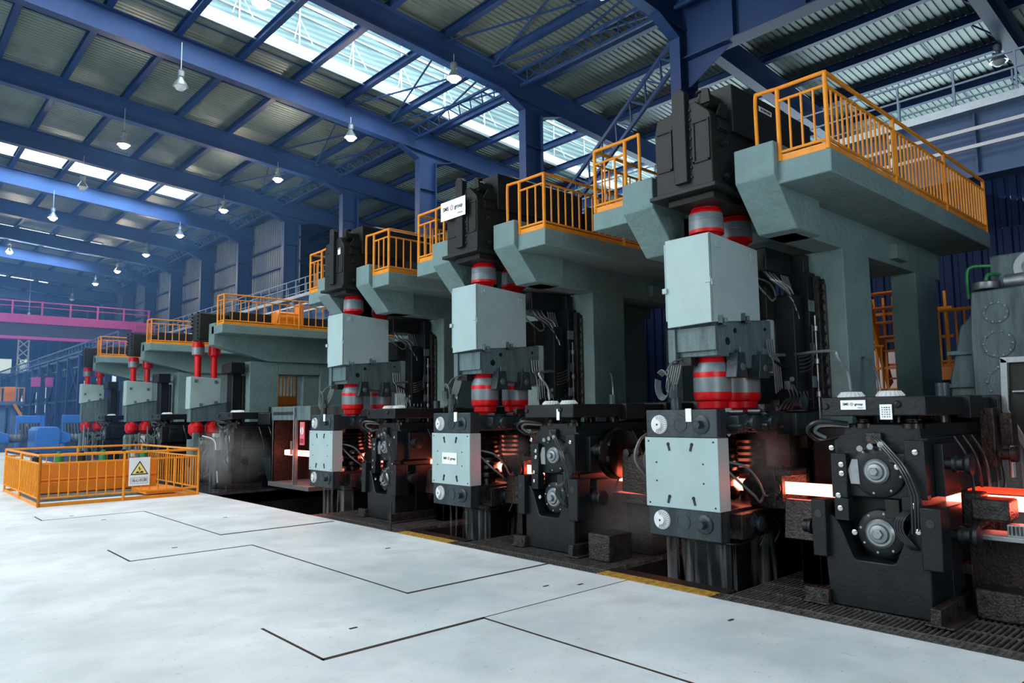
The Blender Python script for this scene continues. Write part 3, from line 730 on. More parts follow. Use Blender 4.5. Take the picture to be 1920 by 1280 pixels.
def make_head(full=True):
    R_ = root('vertical_roll_housing', (7.5, 4.55, .4), 'x', 'roll housing')
    MB().box(6.58, 6.76, 4.10, 5.0, 1.47, 1.77).build('upper_front_block', 'head', R_, bevel=.01)
    MB().box(6.58, 6.74, 4.10, 5.0, .41, .73).build('lower_front_block', 'head', R_, bevel=.01)
    if full:
        MB().box(6.56, 6.77, 4.09, 5.01, .72, 1.47).build('cover_panel', 'pale', R_, bevel=.006)
        mb = MB()
        for (y, z) in ((4.70, 1.38), (4.40, 1.38), (4.70, .82), (4.40, .82)):
            mb.beam((6.555, y, z + .02), (6.555, y + (.02 if y > 4.5 else -.02) * (1 if z < 1 else -1), z - .05), .022, .01, (1, 0, 0)); mb.lathe((6.56, y, z + .02), X_, [(.02, 0), (.016, .01)], 10)
        bolts(mb, [(6.56, y, z) for y in (4.14, 4.96) for z in (.76, 1.43)] + [(6.56, y, z) for y in (4.27, 4.86) for z in (1.0, 1.2)], X_, .010, .006, 6)
        mb.build('lifting_slot', 'ink', R_, each=True)
    for z in (1.61, .58):
        mb = MB(); mb.lathe((6.58, 4.82, z), X_, [(.105, 0), (.10, .018), (.05, .022), (.047, .045), (.02, .05)], 28); dl = mb.build('index_dial', 'white', R_)
        mb = MB(); dial_marks(mb, 4.82, z); mb.build('dial_marks', 'ink', dl)
        mb = MB(); mb.lathe((6.58, 4.55, z), X_, [(.085, 0), (.085, .006), (.075, .007), (.075, .003), (0, .003)], 24); mb.build('ring_plate', 'head', R_)
        mb = MB(); mb.lathe((6.58, 4.29, z), X_, [(.10, 0), (.10, .012), (.085, .02), (.055, .022)], 24); mb.lathe((6.56, 4.29, z), X_, [(.045, 0), (.045, .07), (.04, .075)], 6); mb.build('hex_knob', 'head', R_)
    # frames behind
    mb = MB(); mb.box(6.76, 9.2, 4.22, 4.95, 1.50, 1.74); mb.box(7.0, 7.9, 4.1, 4.3, 1.52, 1.7); mb.box(8.2, 9.0, 4.05, 4.3, 1.45, 1.72)
    mb.build('upper_frame', 'head', R_, bevel=.01, each=True)
    mb = MB(); mb.box(6.74, 9.2, 4.22, 4.95, .44, .70); mb.box(6.95, 8.2, 4.08, 4.3, .40, .66)
    mb.build('lower_frame', 'greasy', R_, bevel=.01)
    mb = MB(); mb.box(8.55, 9.15, 4.22, 4.9, .4, 1.6); mb.box(8.1, 8.5, 4.1, 4.25, .72, 1.47); mb.build('rear_post', 'greasy', R_, bevel=.01)
    for (x, z) in ((7.15, 1.62), (7.55, 1.62), (7.2, .55), (7.8, .55)):
        MB().lathe((x, 4.1, z), Y_, [(.09, 0), (.09, .02), (.06, .03), (.06, .08), (.08, .09), (.075, .12), (.03, .13)], 20).build('hand_knob', 'head', R_)
    for x in (7.24, 7.88):
        mb = MB(); mb.lathe((x, 4.55, .70), (0, 0, 1), [(.15, 0), (.15, .07), (.24, .08), (.255, .12), (.255, .17), (.19, .22), (.19, .27), (.255, .32)] + [(.255 - (.02 if j % 2 else 0), .36 + .035 * j) for j in range(11)] + [(.16, .75), (.13, .8), (.13, .84)], 32)
        mb.build('vertical_roll', 'roll', R_)
    # entry guide with hoses around the hot bar
    mb = MB(); mb.box(7.36, 7.76, 3.72, 4.2, 1.05, 1.12); mb.box(7.36, 7.76, 3.72, 4.2, .70, .79); mb.box(7.34, 7.42, 3.9, 4.2, .72, 1.12); mb.box(7.70, 7.78, 3.72, 4.2, .72, 1.12)
    mb.box(7.38, 7.46, 3.84, 3.9, .7, 1.16)
    mb.build('bar_guide', 'greasy', R_, bevel=.01)
    for j in range(6): MB().lathe((7.34, 3.93 + .05 * j, .92), X_, [(.10, 0), (.10, .012), (.03, .014)], 12).build('guide_ring', 'greasy', R_)
    MB().tube([(6.8, 4.15, 1.22), (6.95, 4.0, 1.16), (7.1, 3.95, 1.0), (7.2, 3.95, .86), (7.36, 3.98, .84)], .014, n=8).build('hose', 'hoseg', R_)
    MB().tube([(6.8, 4.18, 1.16), (6.9, 4.05, 1.0), (7.05, 3.98, .86), (7.2, 4.0, .78), (7.36, 4.02, .9)], .014, n=8).build('hose', 'hoseg', R_)
    MB().tube([(6.85, 4.95, 1.1), (6.86, 5.2, 1.3), (6.9, 5.28, 1.15), (7.0, 5.25, .95)], .014, n=8).build('hose', 'hoseg', R_)
    MB().tube([(6.7, 4.6, .42), (6.85, 4.2, .36), (7.1, 4.1, .37), (7.3, 4.1, .45)], .013, n=8).build('hose', 'hose', R_)
    rr_ = random.Random(11)
    for q in range(12):
        x = 6.95 + rr_.random() * 1.6; z = 1.54 + rr_.random() * .2
        MB().cyl((x, 4.1 + rr_.random() * .1, z), (x, 4.0 + rr_.random() * .06, z), .018 + .014 * rr_.random(), n=8).build('fitting', 'hosed' if q % 2 else 'head', R_)
    for q in range(7):
        x = 7.95 + .09 * q
        MB().tube([(x, 4.12, 1.76), (x + .03, 4.06, 1.86), (x + .12, 4.04, 1.9), (x + .15, 4.1, 2.05)], .011, n=6).build('hose', 'hosed', R_)
    for q in range(5):
        x = 7.2 + .32 * q
        MB().tube([(x, 4.1, .66), (x + .05, 4.02, .55), (x + .12, 4.02, .45), (x + .1, 4.08, .3)], .012, n=6).build('hose', 'hosed', R_)
    MB().box(7.42, 7.62, 4.02, 4.1, 1.74, 1.82).build('valve_block', 'greasy', R_, bevel=.006)
    MB().box(8.3, 8.5, 3.98, 4.08, 1.30, 1.45).build('valve_block', 'rusty', R_, bevel=.006)
    MB().lathe((8.25, 4.08, 1.84), Y_, [(.05, 0), (.05, .08), (.09, .1), (.09, .12), (.03, .14)], 16).build('hand_knob', 'head', R_)
    # pipe riser + cable coil
    mb = MB(); mb.cyl((6.68, 4.66, 1.77), (6.68, 4.66, 1.9), .06); mb.cyl((6.68, 4.66, 1.9), (6.68, 4.66, 1.98), .075, n=8); mb.cyl((6.68, 4.66, 1.98), (6.68, 4.66, 2.05), .045)
    mb.build('connector', 'head', R_)
    MB().box(6.568, 6.578, 4.40, 4.47, 1.64, 1.78).build('hang_tag', 'sign', R_)
    return R_
def coil():
    R_ = root('cable_loop', (6.75, 4.9, 1.9), 'x', 'cable')
    for j in range(5):
        r_ = .17 - .012 * j; P = []
        for q in range(14):
            a = PI * .3 + 2 * PI * q / 13 * .92; P.append((6.72 + .015 * j, 4.87 + math.cos(a) * r_ * .55, 2.05 + math.sin(a) * r_))
        MB().tube(P, .007, n=6, sub=2).build('loop', 'hoseg', R_)
    MB().tube([(6.72, 4.8, 2.2), (6.8, 4.78, 2.3), (6.95, 4.75, 2.35)], .011, n=6).build('loop', 'hoseg', R_)
    return R_
def make_rack():
    R_ = root('hydraulic_column', (8.7, 4.3, 0), 'x', 'machine column')
    mb = MB(); mb.box(8.58, 8.79, 4.0, 4.32, 1.75, 3.45); mb.box(8.30, 8.54, 4.06, 4.3, 1.75, 3.15); mb.build('post', 'black', R_, bevel=.01)
    mb = MB(); mb.box(8.70, 8.79, 3.93, 4.0, 1.75, 3.4); mb.cyl((8.78, 3.90, 1.75), (8.78, 3.90, 3.3), .03); mb.build('guide_rail', 'greasy', R_, bevel=.006)
    mb = MB(); mb.box(7.95, 8.9, 4.2, 4.7, 3.42, 3.7); mb.box(8.6, 8.75, 4.05, 4.2, 3.4, 3.68); mb.build('top_cabinet', 'black', R_, bevel=.01)
    MB().box(8.1, 8.36, 4.3, 4.7, 2.86, 3.25).build('cabinet', 'blackm', R_, bevel=.01)
    for z in (2.95, 2.42, 2.02):
        MB().box(8.55, 8.68, 3.975, 4.0, z, z + .14).build('cover_plate', 'block', R_, bevel=.004)
    for z in (2.7, 2.3, 1.9):
        MB().lathe((8.63, 3.96, z), (0, 0, 1), [(.012, -.3), (.012, 0), (.028, .01), (.028, .07), (.012, .08), (.012, .2)], 10).build('rod', 'dull', R_)
    mb = MB()
    for j in range(12): mb.lathe((8.77, 3.93, 1.9 + .13 * j), Y_, [(.035, 0), (.035, .04), (.02, .05)], 8)
    mb.build('hose_clamp', 'black', R_)
    for j in range(4):
        MB().tube([(8.3 + .05 * j, 4.2, 3.4), (8.32 + .05 * j, 4.15, 3.2), (8.36 + .05 * j, 4.1, 3.05), (8.4 + .05 * j, 4.15, 2.8)], .012, n=6).build('hose', 'hoseg', R_)
    MB().tube([(8.9, 4.0, 2.38), (9.2, 3.75, 2.38), (9.0, 3.5, 2.3), (8.6, 3.3, 2.15), (8.2, 3.05, 1.96)][:2] + [(9.1, 3.55, 2.36), (8.95, 3.4, 2.15), (8.9, 3.35, 1.95)], .016, n=8).build('hose', 'dull', R_)
    for q in range(5):
        o_ = .045 * q
        MB().tube([(8.32, 4.04, 2.2 + o_), (8.4, 3.98, 2.22 + o_), (8.52, 3.96, 2.3 + o_), (8.56, 3.97, 2.6 + o_)], .011, n=6).build('pipe', 'hosed', R_)
    for q in range(6):
        MB().tube([(7.95 + .05 * q, 4.25, 3.42), (7.96 + .05 * q, 4.16, 3.3), (8.1 + .05 * q, 4.1, 3.2), (8.28 + .03 * q, 4.06, 3.1 - .05 * q)], .010, n=6).build('pipe', 'dull' if q % 2 else 'hosed', R_)
    return R_
def make_platform():
    R_ = root('concrete_platform', (9.5, 4.55, 0), 'x', 'platform')
    for sgn, nm in ((-1, 'near'), (1, 'far')):
        m_ = lambda y: 4.55 + sgn * (4.55 - y)   # mirror near coords
        def bx(mb, x0, x1, y0, y1, z0, z1):
            a, b = sorted((m_(y0), m_(y1))); mb.box(x0, x1, a, b, z0, z1)
        mb = MB(); bx(mb, 7.05, 12.45, 2.98, 3.75, 4.12, 4.36); mb.build('slab', 'conc', R_, bevel=.012)
        mb = MB(); a, b = sorted((m_(3.54), m_(4.0)))
        mb.prism([(6.97, 4.58), (6.97, 4.21), (7.42, 3.71), (8.0, 3.71), (8.0, 4.58)], 'y', a, b); mb.build('corbel', 'conc', R_, bevel=.012)
        mb = MB(); bx(mb, 7.6, 12.3, 3.65, 4.0, 3.71, 4.2); mb.build('beam', 'conc', R_, bevel=.012)
        mb = MB(); bx(mb, 8.8, 9.6, 3.65, 4.16, -1.0, 3.72); mb.build('pillar', 'conc', R_, bevel=.012)
        mb = MB(); bx(mb, 11.24, 12.1, 3.65, 3.99, -1.0, 3.72); mb.build('pillar', 'conc', R_, bevel=.012)
    MB().box(8.5, 12.3, 3.9, 5.2, 3.9, 4.36).build('slab', 'conc', R_, bevel=.012)
    MB().box(10.3, 10.7, 3.55, 3.66, 3.78, 3.98).build('drain_block', 'conc', R_, bevel=.006)
    return R_
names = ['front', 'middle', 'third']
desc = ['nearest the camera', 'in the middle of the row', 'third in the row']
gb0 = make_gearbox(); sp0 = make_spindles(); gd0 = make_guard(); hd0 = make_head(); rk0 = make_rack(); pl0 = make_platform(); cl0 = coil()
GL = ['black bolted drive gearbox atop the nearest tall stand', 'black drive gearbox with the large white lettered sign', 'black drive gearbox with a small white label, atop the third tall stand']
gbs = [gb0]; hds = [hd0]
for k in range(3):
    d = (0, MS * k, 0)
    w = ['right-hand stand nearest the camera', 'middle stand', 'third stand from the right'][k]
    if k: gbs.append(copy_tree(gb0, None, d, GL[k]))
    else: gb0['label'] = GL[0]
    for i in (0, 1):
        L_ = 'red and grey drive spindle, %s one, on the %s' % (('front', 'rear')[i], w)
        if k: copy_tree(sp0[i], None, d, L_)
        else: sp0[i]['label'] = L_
    for o, L_ in ((gd0, 'pale grey-green sheet guard box over the spindles of the %s' % w), (rk0, 'dark hydraulic column beside the pale guard box of the %s' % w), (pl0, 'grey-green concrete drive platform of the %s' % w)):
        if k: copy_tree(o, None, d, L_)
        else: o['label'] = L_
    L_ = ['dark roll housing with plain pale panel at the nearest vertical stand', 'dark roll housing whose pale panel carries a white lettered sign', 'dark roll housing with plain pale panel beside the brown enclosure'][k]
    if k: hds.append(copy_tree(hd0, None, d, L_))
    else: hd0['label'] = L_
    L_ = 'loose loop of grey cables above the roll housing of the %s' % w
    if k == 1:
        pass
    if k: copy_tree(cl0, None, d, L_)
    else: cl0['label'] = L_
    if k < 2:
        yy = MS * k
        tag(MB().tube([(8.4, 4.15 + yy, 2.42), (7.6, 3.5 + yy, 2.37), (6.95, 3.02 + yy, 2.31), (6.88, 2.95 + yy, 2.24), (6.98, 2.91 + yy, 2.1), (7.0, 2.9 + yy, 1.93)], .016, n=8).build('hydraulic_pipe', 'dull'), ['grey hydraulic pipe bending down onto the ribbed cap of the nearest black stand', 'grey hydraulic pipe bending down onto the middle black stand'][k], 'pipe')
    P = (7.07, 3.01 + MS * k)
    railing('platform_railing', 'orange railing on the camera-side edge of the %s platform' % ['nearest', 'middle', 'third'][k], [(7.07, 3.52 + MS * k), P, (12.4, P[1])], 4.36, h=.80, posts=None, hook=(7.05, 3.76 + MS * k, 4.58), sp=(.125, .15, .16)[k])
    railing('platform_railing', 'orange railing on the far-side edge of the %s platform' % ['nearest', 'middle', 'third'][k], [(7.07, 5.58 + MS * k), (7.07, 6.09 + MS * k), (12.4, 6.09 + MS * k)], 4.36, h=.84, hook=(7.05, 5.34 + MS * k, 4.58), sp=.15)
sms_sign(gbs[1], 'sign_plate', 6.70, 4.46 + .18 + MS, 4.93, .62, .30)
sms_sign(hds[1], 'sign_plate', 6.555, 4.56 + MS, 1.10, .36, .17, sub=False, ts=.055)
MB().box(6.765, 6.77, 4.25 + 2 * MS, 4.35 + 2 * MS, 4.86, 4.99).build('label_plate', 'sign', gbs[2])
s = MB().box(7.75, 8.05, 4.09, 4.095, 5.3, 5.36).build('label_plate', 'sign', gbs[0]); 
mb = MB()
for q in range(6): mb.box(7.79 + .04 * q, 7.815 + .04 * q, 4.087, 4.09, 5.315, 5.345)
mb.build('label_marks', 'ink', s)

# ------------------------------------------------------------------ horizontal stands
def make_hstand():
    R_ = root('horizontal_rolling_stand', (7.8, 2.62, 0), 'x', 'rolling stand')
    pr_ = [(3.05, 0), (3.1, .74), (3.02, .80), (2.98, .78), (2.93, .70), (2.83, .44), (2.80, .42), (2.50, .42), (2.47, .44), (2.34, .74), (2.28, .80), (2.2, .80), (2.2, 0)]
    MB().prism(pr_, 'x', 6.67, 7.05).build('cradle_front', 'black', R_, bevel=.012)
    mb = MB(); mb.prism([(3.05, 0), (3.08, .4), (2.2, .4), (2.2, 0)], 'x', 7.05, 9.0); mb.box(7.05, 9.0, 2.95, 3.1, 0, .9); mb.box(7.05, 9.0, 2.15, 2.3, 0, .9); mb.build('cradle_body', 'black', R_, bevel=.01)
    for (a, b) in ((3.03, 3.16), (2.08, 2.24)):
        MB().box(6.60, 6.84, a, b, .42, .93).build('ear_bracket', 'black', R_, bevel=.01)
        mb = MB(); mb.lathe((6.60, (a + b) / 2, .80), X_, [(.035, 0), (.035, .004), (.03, .005), (.0, .0)], 16); mb.build('pin_hole', 'ink', R_)
    KN = [(.05, 0), (.05, .05), (.075, .06), (.075, .085), (.06, .10), (.062, .14), (.09, .17), (.09, .20), (.04, .21)]
    MB().lathe((6.86, 2.08, .70), Y_, KN, 20).build('trunnion_knob', 'black', R_)
    MB().lathe((6.95, 2.12, 1.28), Y_, KN, 20).build('trunnion_knob', 'black', R_)
    MB().lathe((6.75, 3.16, .66), (0, 1, 0), KN[:6], 20).build('trunnion_knob', 'black', R_)
    # upper chock
    mb = MB(); mb.prism([(2.98, .96), (3.0, 1.5), (2.9, 1.52), (2.9, 1.62), (2.25, 1.62), (2.25, 1.5), (2.2, 1.5), (2.2, 1.0), (2.3, .96)], 'x', 6.78, 8.9); mb.build('upper_chock', 'black', R_, bevel=.012)
    mb = MB(); mb.box(6.70, 6.8, 2.86, 3.0, .95, 1.35); mb.box(6.70, 6.8, 2.2, 2.36, .98, 1.48); mb.box(6.68, 6.8, 2.24, 2.4, .80, 1.0); mb.box(6.68, 6.8, 2.85, 2.98, .75, .95); mb.box(6.9, 7.3, 2.12, 2.2, 1.0, 1.45); mb.build('liner_plate', 'black', R_, bevel=.008, each=True)
    mb = MB(); mb.box(6.9, 8.8, 2.3, 2.95, .75, .97); mb.box(6.95, 7.6, 2.2, 3.0, .4, .8); mb.build('lower_chock', 'blackm', R_, bevel=.01)
    for (z, r_, cr) in ((1.20, .235, .11), (.66, .205, .125)):
        mb = MB(); mb.lathe((6.80, 2.61, z), X_, [(r_, -.06), (r_, .02), (r_ * .97, .045), (r_ * .9, .055), (r_ * .62, .06)], 36); mb.build('end_cover', 'black', R_)
        mb = MB(); mb.lathe((6.74, 2.61, z), X_, [(cr, 0), (cr, .015), (cr * .85, .03), (cr * .7, .03), (cr * .6, .05), (cr * .4, .055)], 28); mb.lathe((6.69, 2.61, z), X_, [(cr * .36, 0), (cr * .36, .04), (cr * .3, .045)], 6)
        mb.build('hub_cap', 'dull', R_)
        mb = MB(); bolts(mb, [(6.755, 2.61 + math.cos(2 * PI * j / 8 + .2) * r_ * .84, z + math.sin(2 * PI * j / 8 + .2) * r_ * .84) for j in range(8)], X_, .012, .012); mb.build('cover_bolt', 'dull', R_, each=True)
    mb = MB(); bolts(mb, [(6.70, 2.9, 1.25), (6.70, 2.9, 1.17), (6.70, 2.94, .97), (6.68, 2.92, .86), (6.70, 2.27, 1.38), (6.68, 2.3, .93), (6.67, 2.8, .66), (6.66, 2.27, .72), (6.70, 2.98, 1.4), (6.70, 2.42, 1.25)], X_, .024, .012, 14)
    mb.build('washer_bolt', 'chrome', R_, each=True)
    MB().prism([(2.76, 1.08), (2.84, 1.08), (2.86, 1.2), (2.82, 1.3), (2.77, 1.3)], 'x', 6.735, 6.742).build('rating_label', 'dull', R_)
    # screwdown cylinders and yoke
    for y in (2.73, 2.33):
        mb = MB(); mb.lathe((6.86, y, 1.6), (0, 0, 1), [(.10, -.02), (.10, .02), (.075, .03), (.07, .05), (.075, .06), (.07, .07), (.09, .09), (.09, .12)], 24); mb.build('screwdown_cylinder', 'roll', R_)
        mb = MB(); mb.lathe((7.6, y, 1.6), (0, 0, 1), [(.08, 0), (.08, .1)], 18); mb.build('screwdown_cylinder', 'roll', R_)
    mb = MB(); mb.box(6.62, 9.0, 2.14, 3.02, 1.69, 1.86); mb.build('yoke', 'black', R_, bevel=.012)
    mb = MB(); mb.box(7.6, 8.0, 2.08, 2.2, 1.66, 1.87); mb.box(8.5, 9.3, 2.08, 2.9, 1.62, 1.88); mb.lathe((6.62, 2.98, 1.78), X_, [(.03, 0), (.03, .02)], 12); mb.lathe((6.62, 2.36, 1.79), X_, [(.035, 0), (.03, .02), (.01, .03)], 14)
    mb.build('yoke_cap', 'black', R_, bevel=.008, each=True)
    for (x, y) in ((7.0, 2.90), (6.97, 2.54)):
        mb = MB(); mb.lathe((x, y, 1.86), (0, 0, 1), [(.12, 0), (.12, .012), (.085, .05), (.07, .055), (.03, .057)], 28)
        for j in range(20):
            a = 2 * PI * j / 20; mb.beam((x + math.cos(a) * .12, y + math.sin(a) * .12, 1.872), (x + math.cos(a) * .085, y + math.sin(a) * .085, 1.912), .007, .01)
        mb.build('ribbed_cap', 'white', R_)
    MB().cyl((7.6, 2.3, 1.86), (7.6, 2.3, 1.99), .06).build('stub_pipe', 'head', R_)
    # hoses down the front
    for j in range(3):
        o_ = .025 * j
        MB().tube([(6.74, 2.66 - o_, 1.52), (6.68, 2.55 - o_, 1.44), (6.62, 2.38 - o_, 1.25), (6.61, 2.30 - o_, 1.05), (6.62, 2.3 - o_, .9), (6.66, 2.32 - o_, .7)], .010, n=6).build('hose', 'hosed', R_)
    for j in range(4):
        o_ = .02 * j
        MB().tube([(6.66, 2.38 - o_, .88), (6.6, 2.42 - o_, .82), (6.59, 2.43 - o_, .72), (6.62, 2.37 - o_, .62), (6.68, 2.33 - o_, .56)], .009, n=6).build('hose', 'hosed', R_)
    mb = MB(); mb.box(6.72, 6.78, 2.55, 2.68, 1.44, 1.54); mb.box(6.72, 6.78, 2.36, 2.5, 1.28, 1.36); mb.build('manifold', 'greasy', R_, bevel=.006, each=True)
    MB().tube([(6.74, 2.84, 1.62), (6.6, 3.05, 1.64), (6.62, 3.16, 1.56), (6.72, 3.1, 1.47), (6.8, 2.95, 1.5)], .022, n=8).build('hose', 'hose', R_)
    MB().tube([(6.76, 2.84, 1.6), (6.64, 3.03, 1.61), (6.66, 3.11, 1.55), (6.74, 3.05, 1.49)], .018, n=8).build('hose', 'hoseg', R_)
    rr_ = random.Random(5)
    for q in range(9):
        x = 7.1 + rr_.random() * 1.5; z = .3 + rr_.random() * 1.2; w_ = .06 + rr_.random() * .14
        MB().box(x, x + w_, 2.06 + .05 * rr_.random(), 2.16, z, z + .05 + rr_.random() * .18).build('side_bracket', ('black', 'greasy', 'rusty')[q % 3], R_, bevel=.006)
    for q in range(5):
        x = 7.3 + .25 * q
        MB().tube([(x, 2.15, 1.5), (x + .03, 2.06, 1.3), (x + .1, 2.05, 1.0), (x + .02, 2.1, .7 + .06 * q)], .014, n=6).build('hose', 'hosed', R_)
    for q in range(3): MB().lathe((6.72, 2.72 - .09 * q, 1.40 + .02 * q), X_, [(.018, 0), (.018, .03), (.028, .035), (.028, .05)], 8).build('fitting', 'dull', R_)
    MB().box(6.74, 6.79, 2.44, 2.56, .80, .96).build('liner_plate', 'blackm', R_, bevel=.006)
    # feet
    mb = MB(); mb.box(6.56, 6.8, 3.02, 3.26, 0, .02); mb.box(6.6, 6.66, 3.04, 3.26, 0, .13); mb.build('foot_bracket', 'greasy', R_, bevel=.006)
    mb = MB(); mb.box(6.5, 7.5, 2.0, 2.22, 0, .02); mb.box(6.52, 7.4, 2.1, 2.18, 0, .14); mb.build('foot_bracket', 'greasy', R_, bevel=.006)
    return R_
hs0 = make_hstand()
hs0['label'] = 'large black horizontal rolling stand at lower right with lettered white sign'
hs1 = copy_tree(hs0, None, (.03, MS, 0), 'black horizontal rolling stand between the nearest and middle vertical stands')
hs2 = copy_tree(hs0, None, (.03, MS * 2, 0), 'black horizontal rolling stand left of the lettered pale panel')
sms_sign(hs0, 'sign_plate', 6.615, 2.73, 1.79, .22, .085, ts=.05)
MB().box(6.60, 6.606, 2.40, 2.50, 1.66, 1.79).build('hang_tag', 'sign', hs0)
mb = MB()
for j in range(5):
    for q in range(4): mb.box(6.597, 6.60, 2.415 + .02 * q, 2.415 + .02 * q + random.uniform(.006, .014), 1.68 + .02 * j, 1.688 + .02 * j)
mb.build('tag_marks', 'ink', hs0)
MB().box(6.60 + .03, 6.606 + .03, 2.36 + MS, 2.41 + MS, 1.66, 1.80).build('hang_tag', 'sign', hs1)

# ------------------------------------------------------------------ hot bar
BX, BZ = 7.56, .91
tag(MB().box(BX - .07, BX + .07, 1.2, 16.2, BZ - .06, BZ + .06).build('glowing_bar', 'hot', bevel=.02), 'long glowing orange-hot steel bar running through the stands', 'steel bar')
for i, (y, e) in enumerate(((3.6, 18), (7.6, 40), (5.9, 60), (11.7, 30), (15.4, 25), (1.6, 30))):
    ld = bpy.data.lights.new('bar_glow', 'AREA'); ld.shape = 'RECTANGLE'; ld.size = 1.2; ld.size_y = .14; ld.energy = e * .22; ld.color = (1, .05, .012)
    lo = bpy.data.objects.new('bar_glow', ld); COL.objects.link(lo); lo.location = (BX - .09, y, BZ); lo.rotation_euler = (0, -PI / 2, 0)
    lo.rotation_euler = Vector((-1, 0, 0)).to_track_quat('-Z', 'Y').to_euler()
    lo.rotation_euler = (PI / 2, 0, -PI / 2)
# troughs / guards around the bar between stands
def trough(y0, y1, label, mt='rusty', h=1.2):
    R_ = root('bar_trough', (BX, (y0 + y1) / 2, 0), label, 'trough')
    mb = MB(); mb.prism([(BX - .45, .45), (BX - .4, h), (BX - .32, h), (BX - .30, .8), (BX + .3, .8), (BX + .4, h + .1), (BX + .5, .45)], 'y', y0, y1); mb.build('channel', mt, R_, bevel=.01)
    mb = MB(); mb.box(BX - .3, BX + .3, y0 + .1, y0 + .3, -.0, .5); mb.box(BX - .3, BX + .3, y1 - .3, y1 - .1, 0, .5); mb.build('support', mt, R_, bevel=.01, each=True)
    return R_
t1 = root('bar_cover', (BX, 5.65, 0), 'red-lit curved steel guard around the hot bar between middle and nearest stands', 'guard')
MB().prism([(5.44, .74), (5.44, 1.17), (5.50, 1.22), (5.86, 1.24), (5.88, .76)], 'x', 7.2, 7.25).build('front_plate', 'rusty', t1, bevel=.012)
MB().box(7.9, 7.96, 5.3, 6.05, .6, 1.35).build('back_plate', 'rusty', t1, bevel=.012)
MB().prism([(7.2, .62), (7.2, .74), (7.9, .74), (7.9, .62)], 'y', 5.3, 6.05).build('floor_plate', 'rusty', t1, bevel=.01)
mb = MB(); mb.lathe((7.2, 5.78, 1.24), X_, [(.05, -.04), (.05, .03), (.02, .035)], 16); mb.lathe((7.2, 5.62, 1.26), X_, [(.05, -.04), (.05, .03), (.02, .035)], 16); mb.build('clamp', 'greasy', t1, each=True)
MB().lathe((7.34, 6.10, 1.22), (0, -1, 0), [(.33, 0), (.33, .05), (.28, .08), (.31, .11), (.31, .16), (.12, .18)], 36).build('flange_wheel', 'roll', t1)
MB().box(6.62, 7.05, 5.62, 5.95, 0, .31).build('base_block', 'greasy', t1, bevel=.012)
MB().box(7.3, 7.8, 5.5, 5.9, 0, .62).build('support', 'rusty', t1, bevel=.012)
MB().tube([(7.05, 5.3, 1.5), (6.9, 5.34, 1.42), (6.85, 5.38, 1.2), (6.95, 5.3, 1.0), (7.1, 5.25, .95)], .02, n=8).build('hose', 'hoseg', t1)
for (y0, y1, l) in ((7.5, 8.0, 'rusty bar trough in front of the middle vertical stand'), (9.6, 10.0, 'rusty bar trough behind the middle vertical stand'), (3.3, 3.7, 'wet rusty bar trough beside the nearest vertical stand')):
    trough(y0, y1, l, h=.84)
# back machinery plates behind the rolls (dark wall of machine bodies)
for k in range(3):
    R_ = root('machine_bed', (9.0, 4.55 + MS * k, 0), 'dark wet machine bed behind the rolls of the %s vertical stand' % ['nearest', 'middle', 'third'][k], 'machine bed')
    y = 4.55 + MS * k
    MB().box(9.2, 9.8, y - .36, y + .37, -1, 1.9).build('bed_wall', 'greasy', R_, bevel=.02)
    MB().box(9.2, 9.8, y + .93, y + 3.1, -1, 1.9).build('bed_wall', 'greasy', R_, bevel=.02)
    MB().box(9.85, 10.1, y - 1.2, y + 3.1, -1, 1.75).build('bed_back', 'black', R_, bevel=.02)
    MB().box(7.15, 9.2, y - .2, y + .35, -1.4, .38).build('bed_foot', 'black', R_, bevel=.02)
    for j in range(5):
        MB().cyl((9.15, y - 1 + .4 * j, .2), (9.15, y - 1 + .4 * j, 1.8), .05 + .02 * (j % 2)).build('bed_pipe', 'rusty', R_)
    if k < 3:
        yy = 2.62 + MS * k + 1.1
        MB().box(8.3, 9.1, yy - .5, yy + .2, 0, 1.55).build('bed_block', 'black', R_, bevel=.02)

# falling water and steam
def water(y0, y1, x, z0, z1, label):
    mb = MB(); n = 14
    P = [(x + random.uniform(-.03, .03), y0 + (y1 - y0) * j / n) for j in range(n + 1)]
    for (a, b) in zip(P[:-1], P[1:]):
        b0 = len(mb.v); mb.v += [(a[0], a[1], z0), (b[0], b[1], z0), (b[0], b[1], z1), (a[0], a[1], z1)]; mb.face([b0, b0 + 1, b0 + 2, b0 + 3])
    o = mb.build('falling_water', 'water'); tag(o, label, 'water', kind='stuff')
for k in range(3):
    n_ = ['nearest', 'middle', 'third'][k]
    water(4.12 + MS * k, 4.95 + MS * k, 6.85, -1.45, .42, 'streaks of cooling water falling under the %s vertical roll housing, front sheet' % n_)
    water(4.0 + MS * k, 4.8 + MS * k, 7.5, -1.45, .42, 'streaks of cooling water falling under the rolls of the %s vertical stand' % n_)
def puff(loc, sc, label):
    me = bpy.data.meshes.new('steam_puff'); bm = bmesh.new(); bmesh.ops.create_icosphere(bm, subdivisions=3, radius=1); bm.to_mesh(me); bm.free(); me.materials.append(M['steam'])
    o = bpy.data.objects.new('steam_puff', me); COL.objects.link(o); o.location = loc; o.scale = sc; tag(o, label, 'steam', kind='stuff')
puff((7.4, 6.0, .45), (.7, .9, .6), 'low steam drifting by the hot bar behind the middle black stand')
puff((7.3, 3.95, 1.25), (.35, .3, .35), 'spray of steam above the bar guide at the nearest vertical stand')
puff((7.3, 8.0, 1.2), (.3, .3, .3), 'small steam plume at the middle vertical stand')
puff((6.9, 17.9, .8), (1.0, 1.2, .8), 'grey steam cloud beside the far black stand behind the fence')

